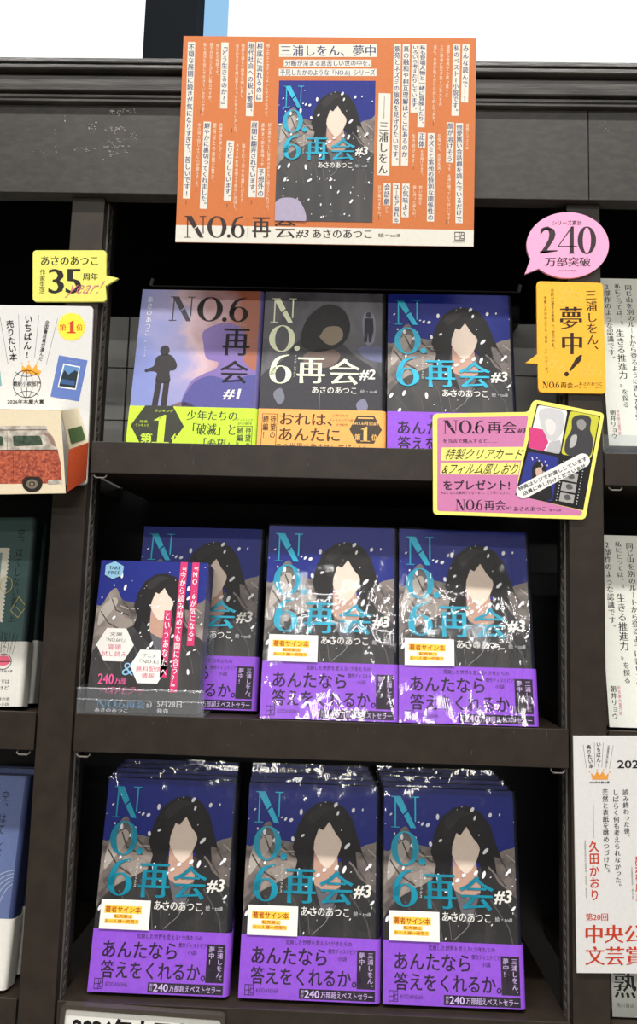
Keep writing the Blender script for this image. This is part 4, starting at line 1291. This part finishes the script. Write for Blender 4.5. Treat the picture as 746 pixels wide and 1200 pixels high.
# front sheet of the van
fv = homography([(0, 478), (110, 478), (110, 580), (0, 580)], [(x - bx, z - bz) for x, z in [(-.3192, .168), (-.2309, .1699), (-.2259, .0883), (-.3131, .0861)]])
VY = -.042
b = MB(); CRM = (226, 212, 182)
sheet(b, [fv(*f(*p)) for p in [(-360, 642), (355, 656), (385, 1140), (-360, 1152)]], .0006, CRM, VY)
P = Print(b, lambda x, y: fv(*f(x, y)), y0=VY)
P.poly([(-300, 745), (275, 745), (276, 770), (-300, 775)], 'van_white', 1); P.line([(-300, 772), (276, 768)], 5, (110, 92, 80), 2)
P.poly([(-300, 776), (276, 770), (312, 812), (338, 886), (-300, 890)], 'van_white', 1)
P.poly([(-300, 888), (338, 884), (355, 960), (364, 1082), (-300, 1088)], 'van_red', 1); P.line([(-300, 890), (338, 886)], 5, (96, 40, 28), 2)
P.poly(round_poly([(74, 803), (236, 803), (252, 858), (80, 866)], 12, 3), 'van_glass', 2); P.poly(round_poly([(-100, 806), (16, 806), (24, 862), (-100, 868)], 12, 3), 'van_glass', 2)
P.poly([(282, 1064), (366, 1060), (368, 1084), (280, 1088)], 'van_white', 3); P.ring(180, 945, 20, 18, 3, (120, 48, 32), 2)
P.line([(76, 890), (80, 1086)], 3, (110, 46, 32), 2); P.line([(40, 776), (44, 888)], 3, (120, 104, 92), 2)
P.spline([(248, 790), (300, 800), (326, 866), (300, 850), (280, 812)], (150, 120, 106), 2)
P.poly([(-300, 1086), (130, 1086), (132, 1058), (150, 1042), (230, 1042), (248, 1064), (250, 1086)], (70, 40, 34), 2)
P.ellipse(190, 1088, 58, 46, (42, 36, 32), 3, 0, 28); P.ellipse(188, 1086, 34, 28, (120, 110, 96), 4); P.ellipse(188, 1086, 18, 15, (70, 60, 50), 5); P.ellipse(188, 1086, 8, 7, (150, 140, 120), 6)
b.build('paper_van_front', r)
# folded side of the van box running back to the board
def V3(x, y, t):
    a = fv(*f(x, y)); c = fn(*f(x, y))
    return (a[0] * (1 - t) + c[0] * t, VY * (1 - t), a[1] * (1 - t) + c[1] * t)
b = MB()
def skew(pts, key, off=0.0):
    q = [V3(x, y, t) for x, y, t in pts]
    n = (Vector(q[1]) - Vector(q[0])).cross(Vector(q[2]) - Vector(q[0])).normalized()
    if n.y > 0: n = -n
    q1 = [tuple(Vector(p) + n * (.0006 + off)) for p in q]; q0_ = [tuple(Vector(p)) for p in q]
    k = len(q); b.add(q1 + q0_, [tuple(range(k)), tuple(range(2 * k - 1, k - 1, -1))] + [(i, k + i, k + (i + 1) % k, (i + 1) % k) for i in range(k)], key)
A0, A1, B0, B1, C0, C1 = (358, 656, .02), (458, 640, .98), (405, 883, .42), (519, 842, 1.), (392, 1134, .06), (505, 1062, .97)
def between(q, key, u0, u1, v0, v1, off):
    c = [Vector(V3(*p)) for p in q]
    P3 = lambda u, v: (c[0] * (1 - u) + c[1] * u) * (1 - v) + (c[3] * (1 - u) + c[2] * u) * v
    N = 6; n = (c[1] - c[0]).cross(c[3] - c[0]).normalized()
    if n.y > 0: n = -n
    pts = []; fs = []
    for i in range(N + 1):
        for j in range(N + 1): pts.append(tuple(P3(u0 + (u1 - u0) * i / N, v0 + (v1 - v0) * j / N) + n * off))
    m = len(pts)
    for i in range(N + 1):
        for j in range(N + 1): pts.append(tuple(Vector(pts[i * (N + 1) + j]) - n * .0005))
    for i in range(N):
        for j in range(N):
            k = i * (N + 1) + j; fs.append((k, k + 1, k + N + 2, k + N + 1)); fs.append((m + k, m + k + N + 1, m + k + N + 2, m + k + 1))
    b.add(pts, fs, key)
between((A0, A1, B1, B0), CRM, 0, 1, 0, 1, 0)
between((B0, B1, C1, C0), (176, 72, 40), 0, 1, 0, 1, 0)
between((A0, A1, B1, B0), (74, 98, 62), .14, .86, .5, .88, .0008)
b.build('paper_van_side', r)
b = MB()
skew([(-360, 643, 0.), (355, 657, 0.), (355, 657, 1.), (-360, 643, 1.)], CRM); skew([(-360, 1150, 0.), (385, 1138, 0.), (385, 1138, 1.), (-360, 1150, 1.)], CRM)
b.build('paper_van_lid', r)

# --- award poster at the lower right
f = crop(640, 850, 3.43)
r, b, P, fn = card('award_poster', [(671, 862), (746, 862), (746, 1144), (671, 1144)], [(.2209, -.1199), (.2795, -.118), (.2758, -.3278), (.2191, -.33)], -.004, -.0022,
                   'white award poster with red and black lettering at the lower right of the bookcase', 'poster', [f(*p) for p in [(107, 43), (1140, 43), (1140, 1002), (122, 995)]], (222, 221, 219), .0019)
P = Lay(P, f); RD = (196, 62, 40)
for a, c in (((147, 78), (160, 172)), ((192, 68), (194, 168)), ((228, 70), (222, 170)), ((268, 80), (252, 175))): P.line([a, c], 1.6, (110, 110, 110), 1)
P.vtext('売りたい本', (168, 78), (180, 173), 19, K, 2, BOLD); P.vtext('いちばん!', (209, 66), (209, 170), 19, K, 2, BOLD); P.vtext('全国書店員が選んだ', (250, 80), (238, 173), 10, K, 2)
P.poly([(178, 190), (192, 203), (203, 184), (214, 200), (226, 184), (236, 203), (250, 192), (246, 218), (184, 218)], (228, 156, 70), 2)
for x, y in ((172, 186), (203, 178), (228, 178), (254, 188)): P.ellipse(x, y, 3, 3, (228, 156, 70), 2, 0, 8)
P.text('2026年本屋大賞', 172, 224, 253, 234, K, 2, BOLD); P.text('2026年', 284, 133, 460, 176, K, 2, BOLD)
P.vtext('読み終わった後、', (317, 256), (324, 462), 25, K, 2, SERIF); P.vtext('しばらく何も考えられなかった。', (277, 256), (289, 662), 25, K, 2, SERIF); P.vtext('茫然と表紙を眺めつづけた。', (235, 255), (243, 607), 25, K, 2, SERIF)
P.line([(188, 318), (190, 452)], 1.5, (120, 120, 120), 2); P.vtext('久田かおり', (190, 462), (194, 706), 42, RD, 2, BOLD)
P.vtext('（全国書店員実行委員会・書店名／愛知県）', (154, 452), (161, 705), 8, (130, 130, 130), 2); P.vtext('成瀬書店員', (372, 520), (376, 706), 36, RD, 2, BOLD); P.vtext('（全国書店員・東京都）', (342, 560), (348, 712), 8, (130, 130, 130), 2)
P.text('第20回', 157, 755, 247, 785, RD, 2, SERIF); P.text('中央公論', 156, 800, 470, 876, RD, 2, (.03, -.006)); P.text('文芸賞', 156, 888, 392, 966, RD, 2, (.03, -.006))
b.build('poster_board', r)

# --- shelf sign at the bottom left
r = thing('shelf_sign', (-.1672, -.0075, -.4525), 'white shelf sign with bold black lettering in a dark frame on the bottom shelf edge', 'sign', None, (0, R(1.5), 0))
b = MB(); w = .0745; h = .080
out = rounded(-w, 0, w, h, .005); inn = rounded(-w + .004, .004, w - .004, h - .004, .003); n = len(out)
pts = [(p[0], 0, p[1]) for p in out] + [(p[0], 0, p[1]) for p in inn] + [(p[0], .0072, p[1]) for p in out] + [(p[0], .0072, p[1]) for p in inn]
fs = []
for i in range(n):
    j = (i + 1) % n
    fs += [(i, j, n + j, n + i), (2 * n + j, 2 * n + i, 3 * n + i, 3 * n + j), (i, 2 * n + i, 2 * n + j, j), (n + j, 3 * n + j, 3 * n + i, n + i)]
b.add(pts, fs, (70, 64, 58, .3)); b.build('frame', r)
b = MB(); b.box(-w + .0035, w - .0035, .002, .0034, .0035, h - .0035, (236, 236, 230))
P = Print(b, lambda u, v: (-w + u / 149 * 2 * w, h - v * .001), y0=.002)
P.text('2026年本屋大賞', 11, 9.5, 138, 29, (24, 22, 22), 1, (.05, .04)); P.text('全国書店員が選んだいちばん!売りたい本', 14, 38, 136, 48, (24, 22, 22), 1)
b.build('sign_card', r)

# --- clear riser on the right bay's top shelf
r = thing('display_riser', (.40, .0045, .133), 'clear acrylic riser under the pale novel on the right bay top shelf', 'riser')
b = MB(); b.box(-.144, .10, 0, .002, 0, .0335, 'acrylic'); b.box(-.144, .10, .002, .11, .0215, .0232, 'acrylic'); b.box(-.144, .10, .108, .11, 0, .0215, 'acrylic')
b.build('riser_sheet', r, bevel=.0003)

bpy.data.objects.remove(_fo)
